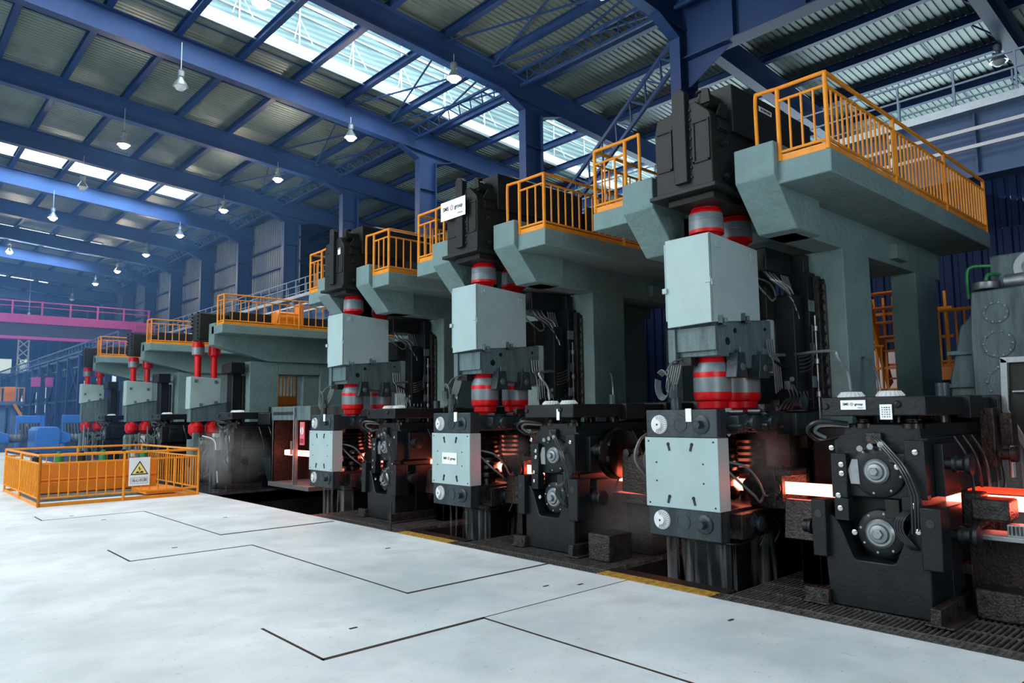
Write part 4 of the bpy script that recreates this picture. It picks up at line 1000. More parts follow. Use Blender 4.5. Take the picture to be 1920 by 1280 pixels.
# ------------------------------------------------------------------ enclosure left of third stand
e_ = root('guard_enclosure', (7.7, 15.5, 0), 'brown-windowed steel guard enclosure with red placard beside the third stand', 'enclosure')
mb = MB(); mb.box(7.3, 8.3, 14.55, 16.5, 1.66, 1.97); mb.build('hood', 'block', e_, bevel=.01)
mb = MB(); mb.box(7.29, 7.3, 15.3, 16.4, 1.78, 1.85); mb.build('vent_slot', 'ink', e_)
mb = MB(); mb.box(8.2, 8.3, 14.55, 16.5, .2, 1.66); mb.box(7.3, 8.3, 16.42, 16.5, .2, 1.66); mb.build('panel', 'rusty', e_, bevel=.006)
mb = MB(); mb.box(7.3, 7.34, 16.42, 16.5, .2, 1.7); mb.box(7.28, 7.34, 15.18, 15.26, .2, 1.7); mb.box(7.26, 8.3, 14.5, 16.55, .14, .24); mb.box(7.24, 7.28, 15.20, 15.24, .24, 1.95); mb.box(7.2, 7.24, 15.24, 15.28, .9, 1.2); mb.build('frame', 'dull', e_, bevel=.005)
s = MB().box(7.28, 7.3, 14.78, 14.98, 1.12, 1.62).build('placard', 'pinkred', e_)
mb = MB(); mb.lathe((7.28, 14.88, 1.43), X_, [(.08, 0), (.08, .004)], 24); mb.build('symbol', 'sign', s, each=True)
mb = MB(); mb.box(7.272, 7.276, 14.87, 14.89, 1.37, 1.5); mb.box(7.275, 7.279, 14.8, 14.96, 1.16, 1.26); mb.build('symbol', 'inkred', s, each=True)

# ------------------------------------------------------------------ far stands
farY = [16.16, 22.55, 29.2]
for i, d in enumerate(farY):
    w = ['nearest far stand', 'middle far stand', 'farthest far stand'][i]
    y = d
    g = root('spindle_guard', (7.4, 4.75 + y, 2.0), 'smaller pale guard box of the %s' % w, 'spindle guard')
    mb = MB(); h_ = .1 * i; mb.prism([(6.80, 1.98 + h_ * 2), (7.65, 2.14 + h_ * 2), (7.65, 2.84 + h_ * 1.5), (6.80, 2.88 + h_ * 1.5)], 'y', 4.54 + y, 4.90 + y); mb.build('cover_shell', 'pale', g, bevel=.02)
    mb = MB()
    for (x, z) in ((6.95, 2.76), (7.5, 2.74), (7.1, 2.1 + 2 * h_), (7.5, 2.16 + 2 * h_)): mb.box(x - .04, x + .04, 4.52 + y, 4.54 + y, z - .04, z + .04)
    mb.build('lug', 'block', g, each=True)
    mb = MB(); mb.prism([(6.85, 1.62), (8.0, 1.66), (8.0, 2.2 + 2 * h_), (7.65, 2.14 + 2 * h_), (6.85, 1.99 + 2 * h_)], 'y', 4.58 + y, 4.88 + y); mb.build('carrier_block', 'block', g, bevel=.01)
    for j, x in enumerate((7.05, 7.5)):
        s_ = root('drive_spindle', (x, 4.72 + y, 1.3), 'red drive spindle, %s one, on the %s' % (('left', 'right')[j], w), 'drive spindle')
        mb = MB(); mb.lathe((x, 4.72 + y, 0), (0, 0, 1), [(.1, 1.22), (.15, 1.26), (.2, 1.34), (.2, 1.52), (.15, 1.58), (.12, 1.66)], 20); mb.build('lower_coupling', 'red', s_)
        mb = MB(); mb.lathe((x, 4.72 + y, 0), (0, 0, 1), [(.09, 2.8), (.09, 3.45), (.17, 3.5, 1 if j == 0 else 0), (.17, 3.7), (.15, 3.85)] , 18); mb.build('shaft', ['red', 'cgrey'], s_)
    gb = root('drive_gearbox', (7.2, 4.5 + y, 3.8), 'black drive gearbox above the %s' % w, 'gearbox')
    MB().box(6.78, 7.6, 3.95 + y, 4.5 + y, 3.85, 4.62).build('casing', 'blackm', gb, bevel=.05)
    mb = MB(); bolts(mb, [(6.78, 4.0 + y, 3.9 + .1 * j) for j in range(8)] + [(6.78, 4.45 + y, 3.9 + .1 * j) for j in range(8)], X_, .03, .03); mb.build('bolt', 'black', gb, each=True)
    MB().box(7.6, 12.0, 3.9 + y, 4.6 + y, 4.2, 4.7).build('motor_housing', 'blackm', gb, bevel=.02)
    pf_ = root('concrete_platform', (10, 4 + y, 0), 'grey-green concrete platform of the %s' % w, 'platform')
    MB().box(7.05, 13.6, 2.98 + y, 3.75 + y, 3.98, 4.22).build('slab', 'conc', pf_, bevel=.02)
    mb = MB(); mb.prism([(7.05, 4.3), (7.05, 3.7), (8.6, 3.3), (13.6, 3.3), (13.6, 4.3)], 'y', 3.55 + y, 3.95 + y); mb.build('beam', 'conc', pf_, bevel=.02)
    if i == 0:
        mb = MB(); yy = 3.65 + y
        mb.box(8.1, 8.95, yy, yy + .5, -.2, 3.3); mb.box(8.95, 10.25, yy, yy + .5, 2.95, 3.3); mb.box(10.25, 13.5, yy, yy + .5, -.2, 3.3)
        mb.box(8.95, 10.25, yy, yy + .5, -.2, 1.5); mb.box(9.75, 10.25, yy + .1, yy + .5, 1.5, 2.95); mb.build('pillar', 'conc', pf_, bevel=.02)
    else:
        mb = MB(); mb.box(8.2, 12.5, 3.65 + y, 4.2 + y, -.2, 3.32); mb.build('pillar', 'conc', pf_, bevel=.02)
    mb = MB(); mb.box(7.72, 7.98, 3.9 + y, 4.3 + y, 0, 3.0); mb.box(8.0, 8.08, 3.9 + y, 4.1 + y, 0, 2.9); mb.box(7.55, 7.95, 3.6 + y, 4.3 + y, 2.95, 3.25); tag(mb.build('hydraulic_column', 'black', bevel=.02), 'dark hydraulic column behind the guard box of the %s' % w, 'machine column')
    railing('platform_railing', 'orange railing on the platform of the %s' % w, [(7.1, 3.45 + y), (7.1, 3.0 + y), (13.5, 3.0 + y)], 4.22, h=.8, sp=.22)
    mb = MB(); mb.box(7.0, 8.6, 4.2 + y, 5.0 + y, .6, 1.1); 
    hh = root('vertical_roll_housing', (7.5, 4.5 + y, 0), 'dark wet roll housing under the guard box of the %s' % w, 'roll housing')
    mb.build('frame', 'greasy', hh, bevel=.02)
    mb = MB(); mb.box(6.8, 7.0, 4.3 + y, 4.7 + y, 0, 1.15); mb.build('post', 'block', hh, bevel=.02)
    mb = MB()
    for j in range(24): mb.tube([(7.0 + random.uniform(0, 1.4), 4.15 + y, 1.2), (7.0 + random.uniform(0, 1.4), 4.0 + y, .8), (7.0 + random.uniform(0, 1.4), 4.1 + y, random.uniform(.1, .5))], .02, n=5, sub=3)
    mb.build('hose', 'hoseg', hh)
    rq = random.Random(40 + i)
    for q in range(14):
        x = 6.7 + rq.random() * 1.6; yy = 3.6 + y + rq.random() * .8; z = .3 + rq.random() * .9
        MB().box(x, x + .1 + rq.random() * .2, yy, yy + .15, z, z + .08 + rq.random() * .25).build('valve_block', ('dull', 'block', 'greasy', 'white')[q % 4], hh, bevel=.01)
    for q in range(10):
        x = 6.7 + rq.random() * 1.5; yy = 3.5 + y + rq.random() * .6
        MB().cyl((x, yy, 0), (x, yy, .6 + rq.random() * .9), .02 + .03 * rq.random(), n=8).build('pipe', ('dull', 'hoseg', 'block')[q % 3], hh)
fs = copy_tree(hs0, None, (.1, 15.3, 0), 'dark horizontal rolling stand behind the orange fence, right of the spray')
for ch in kids(fs):
    if ch.name.startswith(('sign_plate', 'hang_tag', 'tag_marks')):
        for g in kids(ch): bpy.data.objects.remove(g)
        bpy.data.objects.remove(ch)
for j, (dy, l) in enumerate(((21.5, 'dark horizontal rolling stand under the middle far platform'), (28.2, 'dark horizontal rolling stand under the farthest platform'))):
    copy_tree(fs, None, (.2, dy - 15.3, 0), l)
mb = MB(); mb.box(7.3, 8.9, 16.62, 17.3, 1.55, 1.84); mb.box(8.3, 8.9, 16.62, 17.3, 0, 1.55); tag(mb.build('machine_bench', 'black', bevel=.02), 'dark long machine bench between the far black stand and the brown enclosure', 'machine')
mb = MB(); mb.prism([(7.6, .1), (7.4, .75), (8.2, .85), (8.2, .1)], 'y', 16.6, 17.3); tag(mb.build('steel_chute', 'head', bevel=.01), 'slanted dark blue-grey chute left of the brown enclosure', 'chute')
MB_ = MB().tube([(7.0, 20.2, 1.25), (6.95, 19.2, 1.15), (6.9, 18.9, .8), (6.85, 18.6, .1)], .015, n=6)
tag(MB_.build('water_jet', 'white'), 'thin white arc of water spraying down left of the far black stand', 'water jet')

# ------------------------------------------------------------------ orange fence cage in the floor
FX0, FX1, FY0, FY1 = 2.80, 5.88, 17.17, 21.6
fc = railing('safety_fence', 'orange railing cage standing on the pale floor around the pit', [(FX0, FY0), (FX1, FY0), (FX1, FY1), (FX0, FY1), (FX0, FY0)], 0, h=1.02, sp=.17, cat='fence', mid=.86, bot=.17, r=.022)
mb = MB(); mb.box(3.0, 5.6, 19.3, 19.4, .06, .74); mb.box(3.0, 5.6, 19.27, 19.3, .36, .40); mb.box(3.0, 5.6, 19.25, 19.3, .08, .33)
tr = root('pit_trough', (4.3, 19.3, 0), 'orange steel trough inside the railing cage', 'trough')
mb.build('side_panel', 'orangep', tr, bevel=.01)
MB().box(2.95, 5.65, 18.2, 20.6, 0, .06).build('kerb', 'block', tr, bevel=.01)
MB().box(4.9, 5.7, 17.6, 18.6, .05, .14).build('floor_panel', 'orangep', tr, bevel=.01)
for j in range(6):
    MB().lathe((3.1 + .45 * j, 19.5, .74), (0, 0, 1), [(.09, 0), (.09, .15), (.05, .2), (.05, .26)], 12).build('valve', 'green' if j % 2 else 'hose', tr, each=True)
# warning sign
sg = root('warning_sign', (4.63, FY0 - .03, .3), 'white warning sign with black and yellow triangle hung on the orange fence', 'sign')
MB().box(4.42, 4.84, FY0 - .045, FY0 - .035, .30, .90).build('plate', 'sign', sg, bevel=.003)
def tri(mb, c, z0, w, h, y, t): 
    mb.prism([(c - w / 2, z0), (c + w / 2, z0), (c, z0 + h)], 'y', y - t, y)
mb = MB(); tri(mb, 4.63, .53, .36, .30, FY0 - .045, .002); mb.build('triangle_border', 'ink', sg)
mb = MB(); tri(mb, 4.63, .553, .29, .235, FY0 - .047, .002); mb.build('triangle_fill', 'yellowink', sg)
mb = MB(); yy = FY0 - .049
mb.prism([(4.55, .565), (4.57, .60), (4.6, .605), (4.62, .58), (4.64, .58), (4.66, .61), (4.69, .61), (4.71, .565)], 'y', yy - .002, yy)
mb.lathe((4.62, yy, .69), Y_, [(.014, 0), (.014, .002)], 12)
mb.beam((4.62, yy - .001, .68), (4.64, yy - .001, .63), .018, .002, (0, 1, 0)); mb.beam((4.63, yy - .001, .665), (4.67, yy - .001, .65), .008, .002, (0, 1, 0)); mb.beam((4.64, yy - .001, .635), (4.61, yy - .001, .61), .01, .002, (0, 1, 0)); mb.beam((4.62, yy - .001, .67), (4.59, yy - .001, .65), .008, .002, (0, 1, 0))
mb.build('pictogram', 'ink', sg)
mb = MB()
for (a, b, c, d) in ((4.46, 4.80, .345, .35), (4.46, 4.80, .465, .47), (4.46, 4.465, .345, .47), (4.795, 4.80, .345, .47)): mb.box(a, b, FY0 - .048, FY0 - .045, c, d)
mb.build('caption_frame', 'ink', sg)
text('当心坑洞', 'ink', sg, 'caption', (4.63, FY0 - .047, .407), .075, (1, 0, 0), (0, 0, 1), .001, .0008)

# thin marker post at pit edge
tag(MB().cyl((6.12, 9.5, 0), (6.12, 9.5, .42), .013, n=8).build('marker_rod', 'rusty'), 'thin upright rod at the floor edge left of the yellow plate', 'rod')

# ------------------------------------------------------------------ right side: drive gearbox, guide rail, blocks
g = root('main_drive_gearbox', (10.4, 2.3, 0), 'tall grey-green drive gearbox with bolted round covers at the right edge', 'gearbox')
MB().prism([(2.66, 0), (2.66, 2.6), (2.62, 3.14), (1.3, 3.18), (1.3, 0)], 'x', 9.9, 11.4).build('casing', 'block', g, bevel=.02)
MB().prism([(2.95, 0), (2.95, 2.1), (2.80, 2.75), (2.66, 2.9), (2.66, 0)], 'x', 10.05, 11.2).build('side_casing', 'block', g, bevel=.02)
mb = MB()
for z in (1.5, 2.0, 2.4): mb.box(10.0, 10.1, 2.66, 2.95, z, z + .05)
mb.build('rib', 'block', g, bevel=.005, each=True)
for (y, z, r_) in ((2.37, 2.87, .13), (2.37, 2.50, .165), (2.33, 2.05, .20), (2.30, 1.55, .26)):
    c = MB(); c.lathe((9.9, y, z), X_, [(r_, 0), (r_, .02), (r_ * .8, .022), (r_ * .8, .012), (0, .012)], 32); c.build('round_cover', 'block', g)
    c = MB(); bolts(c, [(9.88, y + math.cos(2 * PI * j / 10) * r_ * .9, z + math.sin(2 * PI * j / 10) * r_ * .9) for j in range(10)], X_, .014, .012); c.build('cover_bolt', 'dull', g, each=True)
mb = MB(); mb.box(10.3, 12.0, 1.2, 2.5, 3.18, 3.62); mb.build('top_casing', 'block', g, bevel=.02)
mb = MB(); mb.lathe((10.3, 2.05, 3.42), X_, [(.11, 0), (.11, .06), (.07, .07), (.07, .03), (0, .03)], 24); mb.lathe((10.3, 2.05, 3.42), X_, [(.2, 0), (.2, .02)], 24); mb.build('pump_flange', 'dull', g)
mb = MB(); mb.lathe((10.1, 2.5, 3.18), (0, 0, 1), [(.14, 0), (.15, .02), (.15, .08), (.10, .1)], 18); mb.lathe((10.1, 2.3, 3.25), Y_, [(.08, 0), (.09, .2), (.06, .25)], 16); mb.build('top_fitting', 'dull', g)
for (a, b) in (((10.2, 2.72, 3.1), (10.2, 2.72, 3.45)),):
    MB().tube([a, (10.2, 2.72, 3.42), (10.22, 2.66, 3.5), (10.3, 2.5, 3.5), (10.4, 2.4, 3.5)], .02, n=8).build('green_pipe', 'green', g)
MB().tube([(10.1, 2.5, 3.28), (10.12, 2.48, 3.36), (10.25, 2.42, 3.38), (10.35, 2.4, 3.38)], .022, n=8).build('green_pipe', 'green', g)
b2 = root('spindle_cabinet', (9.3, 2.3, 0), 'dark grey rectangular casing in front of the tall gearbox', 'cabinet')
MB().box(9.0, 9.7, 2.02, 2.45, .2, 1.62).build('casing', 'block', b2, bevel=.02)
MB().box(9.05, 9.7, 1.2, 2.02, .9, 1.7).build('side_casing', 'block', b2, bevel=.02)
MB().lathe((9.2, 2.0, 1.2), Y_, [(.16, 0), (.16, .06), (.1, .08)], 24).build('flange', 'block', b2)
sh = root('swing_screen', (8.6, 1.95, 0), 'grey framed splash screen at the right edge', 'screen')
mb = MB(); mb.prism([(2.06, 2.26), (2.08, 1.72), (1.92, 1.34), (1.86, 1.36), (2.02, 1.73), (2.0, 2.22)], 'x', 8.6, 8.64); mb.box(8.6, 8.64, 1.0, 2.06, 2.2, 2.26); mb.box(8.61, 8.63, 1.0, 1.98, 1.9, 1.92); mb.build('frame', 'dull', sh, bevel=.004)
MB().prism([(2.0, 2.2), (2.02, 1.73), (1.86, 1.36), (1.0, 1.36), (1.0, 2.2)], 'x', 8.65, 8.67).build('panel', 'blackm', sh)
MB().box(8.6, 8.66, 1.05, 1.15, 0, 1.4).build('leg', 'dull', sh)
gr = root('exit_guide', (7.5, 1.7, 0), 'serrated grey guide trough carrying the hot bar at the right edge', 'guide trough')
mb = MB(); mb.box(7.0, 7.14, 1.0, 1.72, .70, .80); mb.box(7.0, 7.34, 1.0, 2.0, .66, .70); mb.build('ledge', 'dull', gr, bevel=.004)
mb = MB()
for j in range(26): mb.box(6.99, 7.0, 1.02 + .027 * j, 1.032 + .027 * j, .72, .79)
mb.build('serration', 'greasy', gr)
mb = MB(); mb.box(7.2, 7.45, 1.95, 2.1, .72, 1.02); mb.box(7.1, 7.4, 1.72, 2.0, .8, .98); mb.build('guide_box', 'greasy', gr, bevel=.02)
MB().box(7.42, 7.72, 1.0, 2.1, 1.0, 1.03).build('hot_lid', 'hotred', gr)
mb = MB(); mb.box(7.3, 7.6, 1.3, 2.1, .1, .64); mb.build('support', 'rusty', gr, bevel=.02, each=True)
w_ = root('wet_block', (7.35, 1.85, 0), 'low wet black steel block on the grating at lower right', 'block')
MB().box(7.05, 7.5, 1.62, 2.0, 0, .24).build('body', 'greasy', w_, bevel=.015)
w2 = root('wet_block', (7.8, 1.4, 0), 'larger wet dark block behind the low one at the right edge', 'block')
MB().box(7.7, 8.2, 1.0, 1.75, 0, .5).build('body', 'rusty', w2, bevel=.015)
v6 = root('water_pipe_post', (8.0, 2.25, 0), 'reddish dark valve post right of the black stand', 'valve post')
mb = MB(); mb.box(7.9, 8.1, 1.98, 2.1, 1.2, 1.75); mb.box(7.95, 8.15, 1.85, 1.95, 1.4, 1.7); mb.build('body', 'rusty', v6, bevel=.01)
mb = MB(); mb.cyl((8.05, 1.9, 1.1), (8.05, 1.9, 1.6), .02); mb.cyl((8.1, 1.9, 1.1), (8.1, 1.9, 1.6), .02); mb.build('rod', 'dull', v6)
mb = MB(); mb.lathe((7.9, 1.95, 1.32), Y_, [(.05, 0), (.05, .08), (.07, .09), (.07, .14)], 16); mb.build('knob', 'rusty', v6)

# ------------------------------------------------------------------ orange stairs and walkways at the back
wk = root('rear_walkway', (14.5, 6, 0), 'orange steel walkway and railings behind the platforms', 'walkway')
MB().box(13.6, 15.3, 5.0, 8.2, 1.75, 1.9).build('deck', 'orangep', wk, bevel=.01)
for yy in (5.1, 8.0): MB().box(13.7, 13.85, yy, yy + .12, 0, 1.75).build('leg', 'clad', wk)
for j in range(14): MB().tube([(13.6, 5.05 + .24 * j, 1.95), (13.6, 5.05 + .24 * j, 2.85)], .02, n=6, smooth=False).build('baluster', 'orange', wk)
mb = MB(); mb.tube([(13.6, 5, 2.87), (13.6, 8.2, 2.87)], .028, smooth=False); mb.tube([(13.6, 5, 2.1), (13.6, 8.2, 2.1)], .02, smooth=False); mb.build('rail', 'orange', wk, each=True)
bb = MB().box(14.8, 15.2, 5.2, 6.4, 1.9, 2.9); tag(bb.build('control_cabinet', 'sign', bevel=.02), 'white control cabinet behind the rear orange walkway', 'cabinet')
st = root('rear_staircase', (14.5, 4.8, 0), 'orange steel stairs seen between the concrete pillars', 'stairs')
mb = MB(); mb.beam((13.4, 4.4, 3.9), (14.3, 4.4, 2.2), .06, .2); mb.beam((13.4, 5.2, 3.9), (14.3, 5.2, 2.2), .06, .2)
mb.build('stringer', 'orange', st)
for j in range(7): MB().box(13.4 + .13 * j, 13.65 + .13 * j, 4.4, 5.2, 3.8 - .25 * j, 3.83 - .25 * j).build('tread', 'orangep', st)
mb = MB()
for j in range(8): mb.beam((14.0, 4.1 + .17 * j, 1.4), (14.0, 4.1 + .17 * j, 3.8), .04, .04)
for z in (1.4, 2.1, 2.5, 3.0, 3.5): mb.beam((14.0, 4.0, z), (14.0, 5.5, z), .05, .05)
mb.build('guard_bars', 'orange', st, each=True)
tw = root('access_tower', (13.5, 4.0, 0), 'orange railed access platform left of the tall grey gearbox', 'platform')
MB().box(12.9, 14.0, 3.35, 4.3, 2.2, 2.42).build('deck', 'orangep', tw, bevel=.01)
for j in range(8): MB().tube([(12.9, 3.4 + .12 * j, 2.42), (12.9, 3.4 + .12 * j, 3.3)], .017, n=6, smooth=False).build('baluster', 'orange', tw)
mb = MB(); mb.tube([(12.9, 4.3, 3.32), (12.9, 3.35, 3.32), (13.9, 3.35, 3.32)], .026, smooth=False); mb.tube([(12.9, 4.3, 2.5), (12.9, 3.35, 2.5)], .02, smooth=False); mb.build('rail', 'orange', tw, each=True)
for j in range(8): MB().tube([(12.9 + .13 * j, 3.35, 2.42), (12.9 + .13 * j, 3.35, 3.3)], .017, n=6, smooth=False).build('baluster', 'orange', tw)
MB().box(13.0, 13.8, 3.5, 4.1, 0, 2.2).build('leg', 'clad', tw)
# pale machine with green motor, yellow unit far behind
gm = root('rear_drive_unit', (14.5, 18, 0), 'grey drive unit with pale green motor behind the far railing', 'drive unit')
MB().box(13.6, 16.0, 13.5, 16.5, 0, 5.3).build('casing', 'block', gm, bevel=.03)
MB().lathe((14.0, 17.6, 5.3), (-.7, -.7, 0), [(.45, 0), (.5, .1), (.5, .5), (.35, .55), (.35, .7)], 20).build('motor', 'pale', gm)
oy_ = root('orange_hoist', (9.1, 19.6, 4.22), 'bright orange motor unit on the platform behind the long railing', 'motor unit')
mb = MB(); mb.box(8.75, 9.35, 19.42, 19.8, 4.22, 4.7); mb.lathe((8.7, 19.6, 4.55), (1, 0, 0), [(.2, 0), (.2, .7)], 16); mb.box(9.35, 9.5, 19.42, 19.7, 4.22, 5.0); mb.build('casing', 'orangep', oy_, bevel=.02)
mb = MB(); 
yo = root('rear_orange_guard', (10.3, 21, 0), 'orange guard frame seen through the concrete wall opening', 'guard')
for j in range(9): MB().beam((9.3 + .11 * j, 20.8, 2.3), (9.3 + .11 * j, 20.8, 3.2), .03, .03).build('bar', 'orange', yo)
mb = MB(); mb.box(9.2, 10.4, 20.8, 20.9, 2.12, 2.36); mb.box(9.2, 10.4, 20.8, 20.9, 3.18, 3.24); mb.box(9.2, 10.4, 20.9, 21.0, 1.9, 2.12); mb.build('panel', 'orangep', yo, each=True)
MB().box(9.4, 10.3, 20.9, 21.4, 0, 1.9).build('support', 'clad', yo)

# ------------------------------------------------------------------ magenta overhead crane
cr = root('overhead_crane', (5, 60, 8), 'magenta overhead travelling crane spanning the hall in the distance', 'crane')
CY = 58.0
MB().box(-9, 16.0, CY, CY + .4, 8.25, 8.85).build('top_girder', 'pink', cr, bevel=.02)
MB().box(-9, 15.9, CY + .1, CY + .3, 7.35, 8.25).build('web', 'cranedk', cr)
MB().box(-9, 15.9, CY - .05, CY + .45, 7.15, 7.36).build('lower_flange', 'pink', cr, bevel=.02)
mb = MB(); mb.beam((-9, CY, 9.75), (16, CY, 9.75), .07, .07); mb.beam((-9, CY, 9.4), (16, CY, 9.4), .05, .05); mb.build('rail', 'pink', cr, each=True)
for j in range(15): MB().beam((15.9 - 1.7 * j, CY, 8.8), (15.9 - 1.7 * j, CY, 9.8), .1, .1).build('post', 'pink', cr)
MB().box(14.8, 16.2, CY - .8, CY + 1.2, 8.0, 8.6).build('end_carriage', 'pink', cr, bevel=.03)

# ------------------------------------------------------------------ far trestle, blue machines
ts = root('steel_trestle', (11, 80, 0), 'blue-grey steel trestle gallery with cross-braced legs along the far hall', 'trestle')
mb = MB(); TX = 11.0
for zz in (6.0, 6.25, 6.75): mb.beam((TX, 46, zz), (TX, 120, zz), .1, .1)
for j in range(74): mb.beam((TX, 46 + j, 6.0), (TX, 46 + j, 6.75), .05, .05)
mb.box(TX, TX + 1.5, 46, 120, 5.9, 6.0)
mb.build('gallery', 'girder', ts)
for j in range(8):
    y = 48 + 7 * j; mb = MB()
    for yy in (y, y + 3.5): mb.beam((TX, yy, 0), (TX, yy, 6.0), .32, .32)
    mb.beam((TX, y, .3), (TX, y + 3.5, 2.9), .12, .12); mb.beam((TX, y + 3.5, .3), (TX, y, 2.9), .12, .12); mb.beam((TX, y, 3.1), (TX, y + 3.5, 5.7), .12, .12); mb.beam((TX, y + 3.5, 3.1), (TX, y, 5.7), .12, .12); mb.beam((TX, y, 3.0), (TX, y + 7, 3.0), .14, .14)
    mb.build('trestle_leg', 'navy', ts)
for j in range(9):
    for q, zz in enumerate((.8, 2.6, 4.4)):
        o = MB().box(17.5, 17.6, 52 + 7.2 * j, 57 + 7.2 * j, zz, zz + 1.3).build('window_%d' % (30 + 3 * j + q), 'window'); o['kind'] = 'structure'  # glowing panels standing for bright gaps behind the trestle, not built windows
def bluem(x, y, l):
    R_ = root('blue_motor', (x, y, 0), l, 'motor')
    MB().prism([(x, .15), (x, 1.15), (x + .15, 1.35), (x + 1.0, 1.35), (x + 1.15, 1.15), (x + 1.15, .15)], 'y', y, y + 2.2).build('body', 'blue', R_, bevel=.06)
    MB().prism([(x + 1.15, .4), (x + 1.15, 1.15), (x + 1.7, .95), (x + 1.7, .5)], 'y', y + .3, y + 1.8).build('tapered_end', 'blue', R_, bevel=.05)
    MB().lathe((x + 1.7, y + 1, .7), (1, 0, 0), [(.24 - .05 * (j % 2), .09 * j) for j in range(8)], 16).build('bellows', 'cgrey', R_)
    MB().box(x - .1, x + 2.4, y - .1, y + 2.3, 0, .15).build('base', 'navyl', R_)
bluem(7.05, 45, 'blue drive motor behind the left part of the orange fence')
bluem(4.6, 47.5, 'blue drive motor at the left edge of the photo')
for j, (x, y, w_, l) in enumerate(((7.6, 55.0, 1.3, 'blue rack of hoses between the two blue motors'), (9.2, 50.0, 1.2, 'blue rack of hoses beside the farthest pale guard box'))):
    R_ = root('hose_rack', (x, y, 0), l, 'hose rack')
    MB().box(x, x + w_, y, y + .5, 1.5, 2.0).build('header', 'blue', R_, bevel=.04)
    mb = MB(); mb.box(x + w_, x + w_ + .2, y, y + .5, 0, 2.0); mb.box(x, x + .15, y, y + .5, 0, 1.5); mb.build('post', 'blue', R_, each=True)
    for q in range(7): MB().tube([(x + .1 + .16 * q, y - .05, 1.5), (x + .12 + .17 * q, y - .2, .9), (x + .25 + .17 * q, y - .1, .5), (x + .4 + .17 * q, y, .8)], .045, n=6, sub=3).build('hose', 'hoseg', R_)
far_m = root('far_orange_deck', (9, 70, 0), 'small orange railed deck with machinery far away at left', 'platform')
MB().box(4, 10.1, 70, 72, 2.9, 3.2).build('deck', 'girder', far_m)
mb = MB()
for j in range(16): mb.beam((4.2 + .39 * j, 70, 3.2), (4.2 + .39 * j, 70, 4.3), .06, .06)
mb.beam((4, 70, 4.3), (10.1, 70, 4.3), .08, .08); mb.build('railing', 'orange', far_m)
for (a, b, c) in ((6.8, 7.6, 4.0), (8.8, 9.5, 4.4)): MB().box(a, b, 70.5, 71, 3.2, c).build('equipment', 'orangep', far_m)
MB().beam((9.4, 70, 3.0), (10.4, 70, 1.2), .12, .2).build('ladder', 'orange', far_m)
for j in range(8): MB().box(4.2 + .72 * j, 4.6 + .72 * j, 70.4, 71.4, 0, 2.9).build('pier', 'girder', far_m)
for j, (x, a) in enumerate(((9.3, 9.87), (10.15, 10.65))):
    tag(MB().box(x, a, 62, 62.1, 4.1, 4.8).build('magenta_panel', 'pink', bevel=.02), ['left small magenta panel by the far trestle', 'right small magenta panel by the far trestle'][j], 'panel')
lt = root('lattice_mast', (12.2, 88, 0), 'white lattice mast in front of the far wall', 'mast')
mb = MB()
for x in (11.9, 12.8): mb.beam((x, 88, 0), (x, 88, 11), .14, .14)
for j in range(12): mb.beam((11.9, 88, .9 * j), (12.8, 88, .9 * j + .9), .1, .1); mb.beam((12.8, 88, .9 * j), (11.9, 88, .9 * j + .9), .1, .1)
mb.build('lattice', 'white', lt)

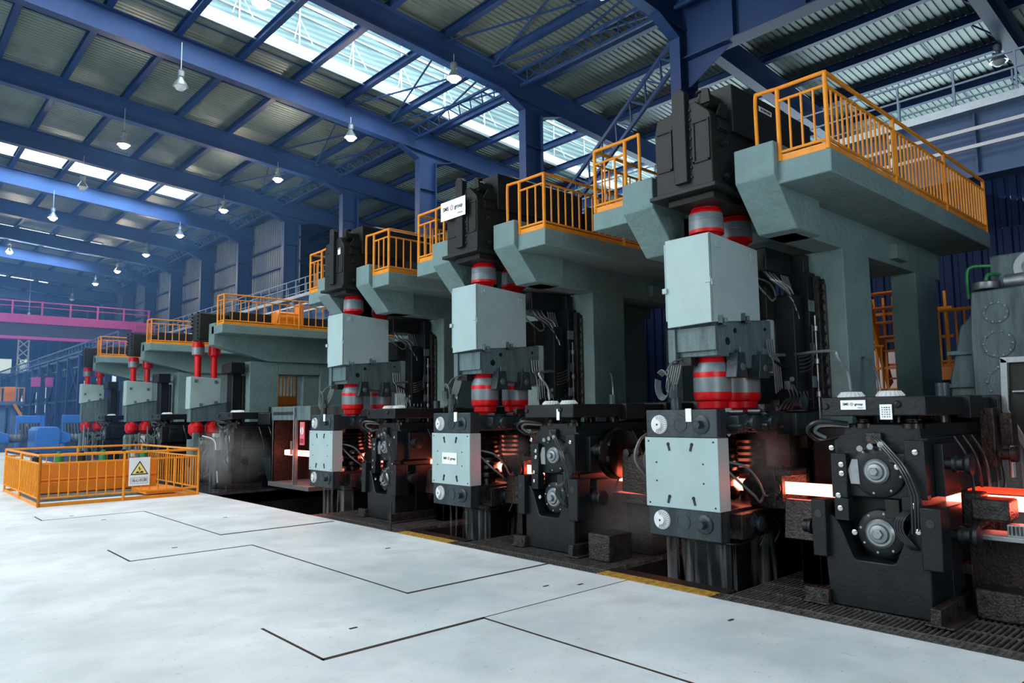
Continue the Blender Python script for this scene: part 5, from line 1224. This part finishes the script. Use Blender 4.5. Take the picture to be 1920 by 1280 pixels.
# ------------------------------------------------------------------ light
w = bpy.data.worlds.new('world'); S.world = w; w.use_nodes = True
nt = w.node_tree; bg = nt.nodes['Background']
tc = nt.nodes.new('ShaderNodeTexCoord'); sx = nt.nodes.new('ShaderNodeSeparateXYZ'); nt.links.new(tc.outputs['Generated'], sx.inputs[0])
rp = nt.nodes.new('ShaderNodeValToRGB'); e = rp.color_ramp.elements
e[0].position = .0; e[0].color = (.72, .86, .98, 1); e[1].position = .6; e[1].color = (.76, .9, 1.0, 1)
nt.links.new(sx.outputs['Z'], rp.inputs['Fac']); nt.links.new(rp.outputs['Color'], bg.inputs['Color']); bg.inputs['Strength'].default_value = 4.5
struct('wall_left', MB().box(-14.4, -14, -8.4, 122, 0, 16), 'clad')
struct('wall_front', MB().box(-14.4, XR, -8.4, -8, 0, 16), 'clad')
def area(name, loc, tgt, sx_, sy_, e, col=(1, 1, 1)):
    ld = bpy.data.lights.new(name, 'AREA'); ld.shape = 'RECTANGLE'; ld.size = sx_; ld.size_y = sy_; ld.energy = e; ld.color = col
    lo = bpy.data.objects.new(name, ld); COL.objects.link(lo); lo.location = loc
    lo.rotation_euler = (Vector(tgt) - Vector(loc)).to_track_quat('-Z', 'Y').to_euler(); return lo
# unseen fill lights added to brighten floor and faces: overhead, left wall, behind camera
area('overhead_fill', (-3.5, 10, 14.3), (-1, 8, 0), 5, 28, 2900, (.95, .98, 1.0))
area('left_wall_fill', (-13.5, 10, 6.5), (6, 8, 2.0), 30, 4, 3000, (.92, .98, 1.0))
area('rear_fill', (1.0, -7.5, 4.0), (7, 6, 2), 7, 4, 700, (.9, .97, 1.0))
for (x_, y_, w_, e_, c_) in ((5, 19.0, 24, 450, (.62, .82, 1.0)), (2, yk(4) + 1.4, 22, 1500, (.35, .62, 1.0)), (2, yk(7) + 1.4, 22, 1500, (.3, .55, 1.0))):
    lo = area('roof_opening_daylight', (x_, y_, 15.1), (x_, y_ + 4.9, 13.4), w_, 1.2, e_, c_); lo.data.spread = 1.2
area('far_daylight', (0, 75, 12), (3, 60, 0), 18, 30, 1300, (.3, .55, 1.0))

area('next_aisle_fill', (31.5, 10, 8.5), (20, 8, 13), 30, 3, 2600, (.75, .92, 1.0))  # unseen fill light added to brighten the roof deck of the next aisle
hz = bpy.data.materials.new('hall_haze'); hz.use_nodes = True
_n = hz.node_tree; _n.nodes.remove(_n.nodes['Principled BSDF']); _v = _n.nodes.new('ShaderNodeVolumeScatter'); _v.inputs['Color'].default_value = (.16, .42, 1, 1); _v.inputs['Density'].default_value = .007
_n.links.new(_v.outputs[0], _n.nodes['Material Output'].inputs['Volume']); M['haze'] = hz
o = MB().box(-13.9, 16, 24, 121.5, .02, 13.4).build('hall_haze', 'haze'); tag(o, 'thin blue haze hanging in the far part of the hall', 'haze', kind='stuff')
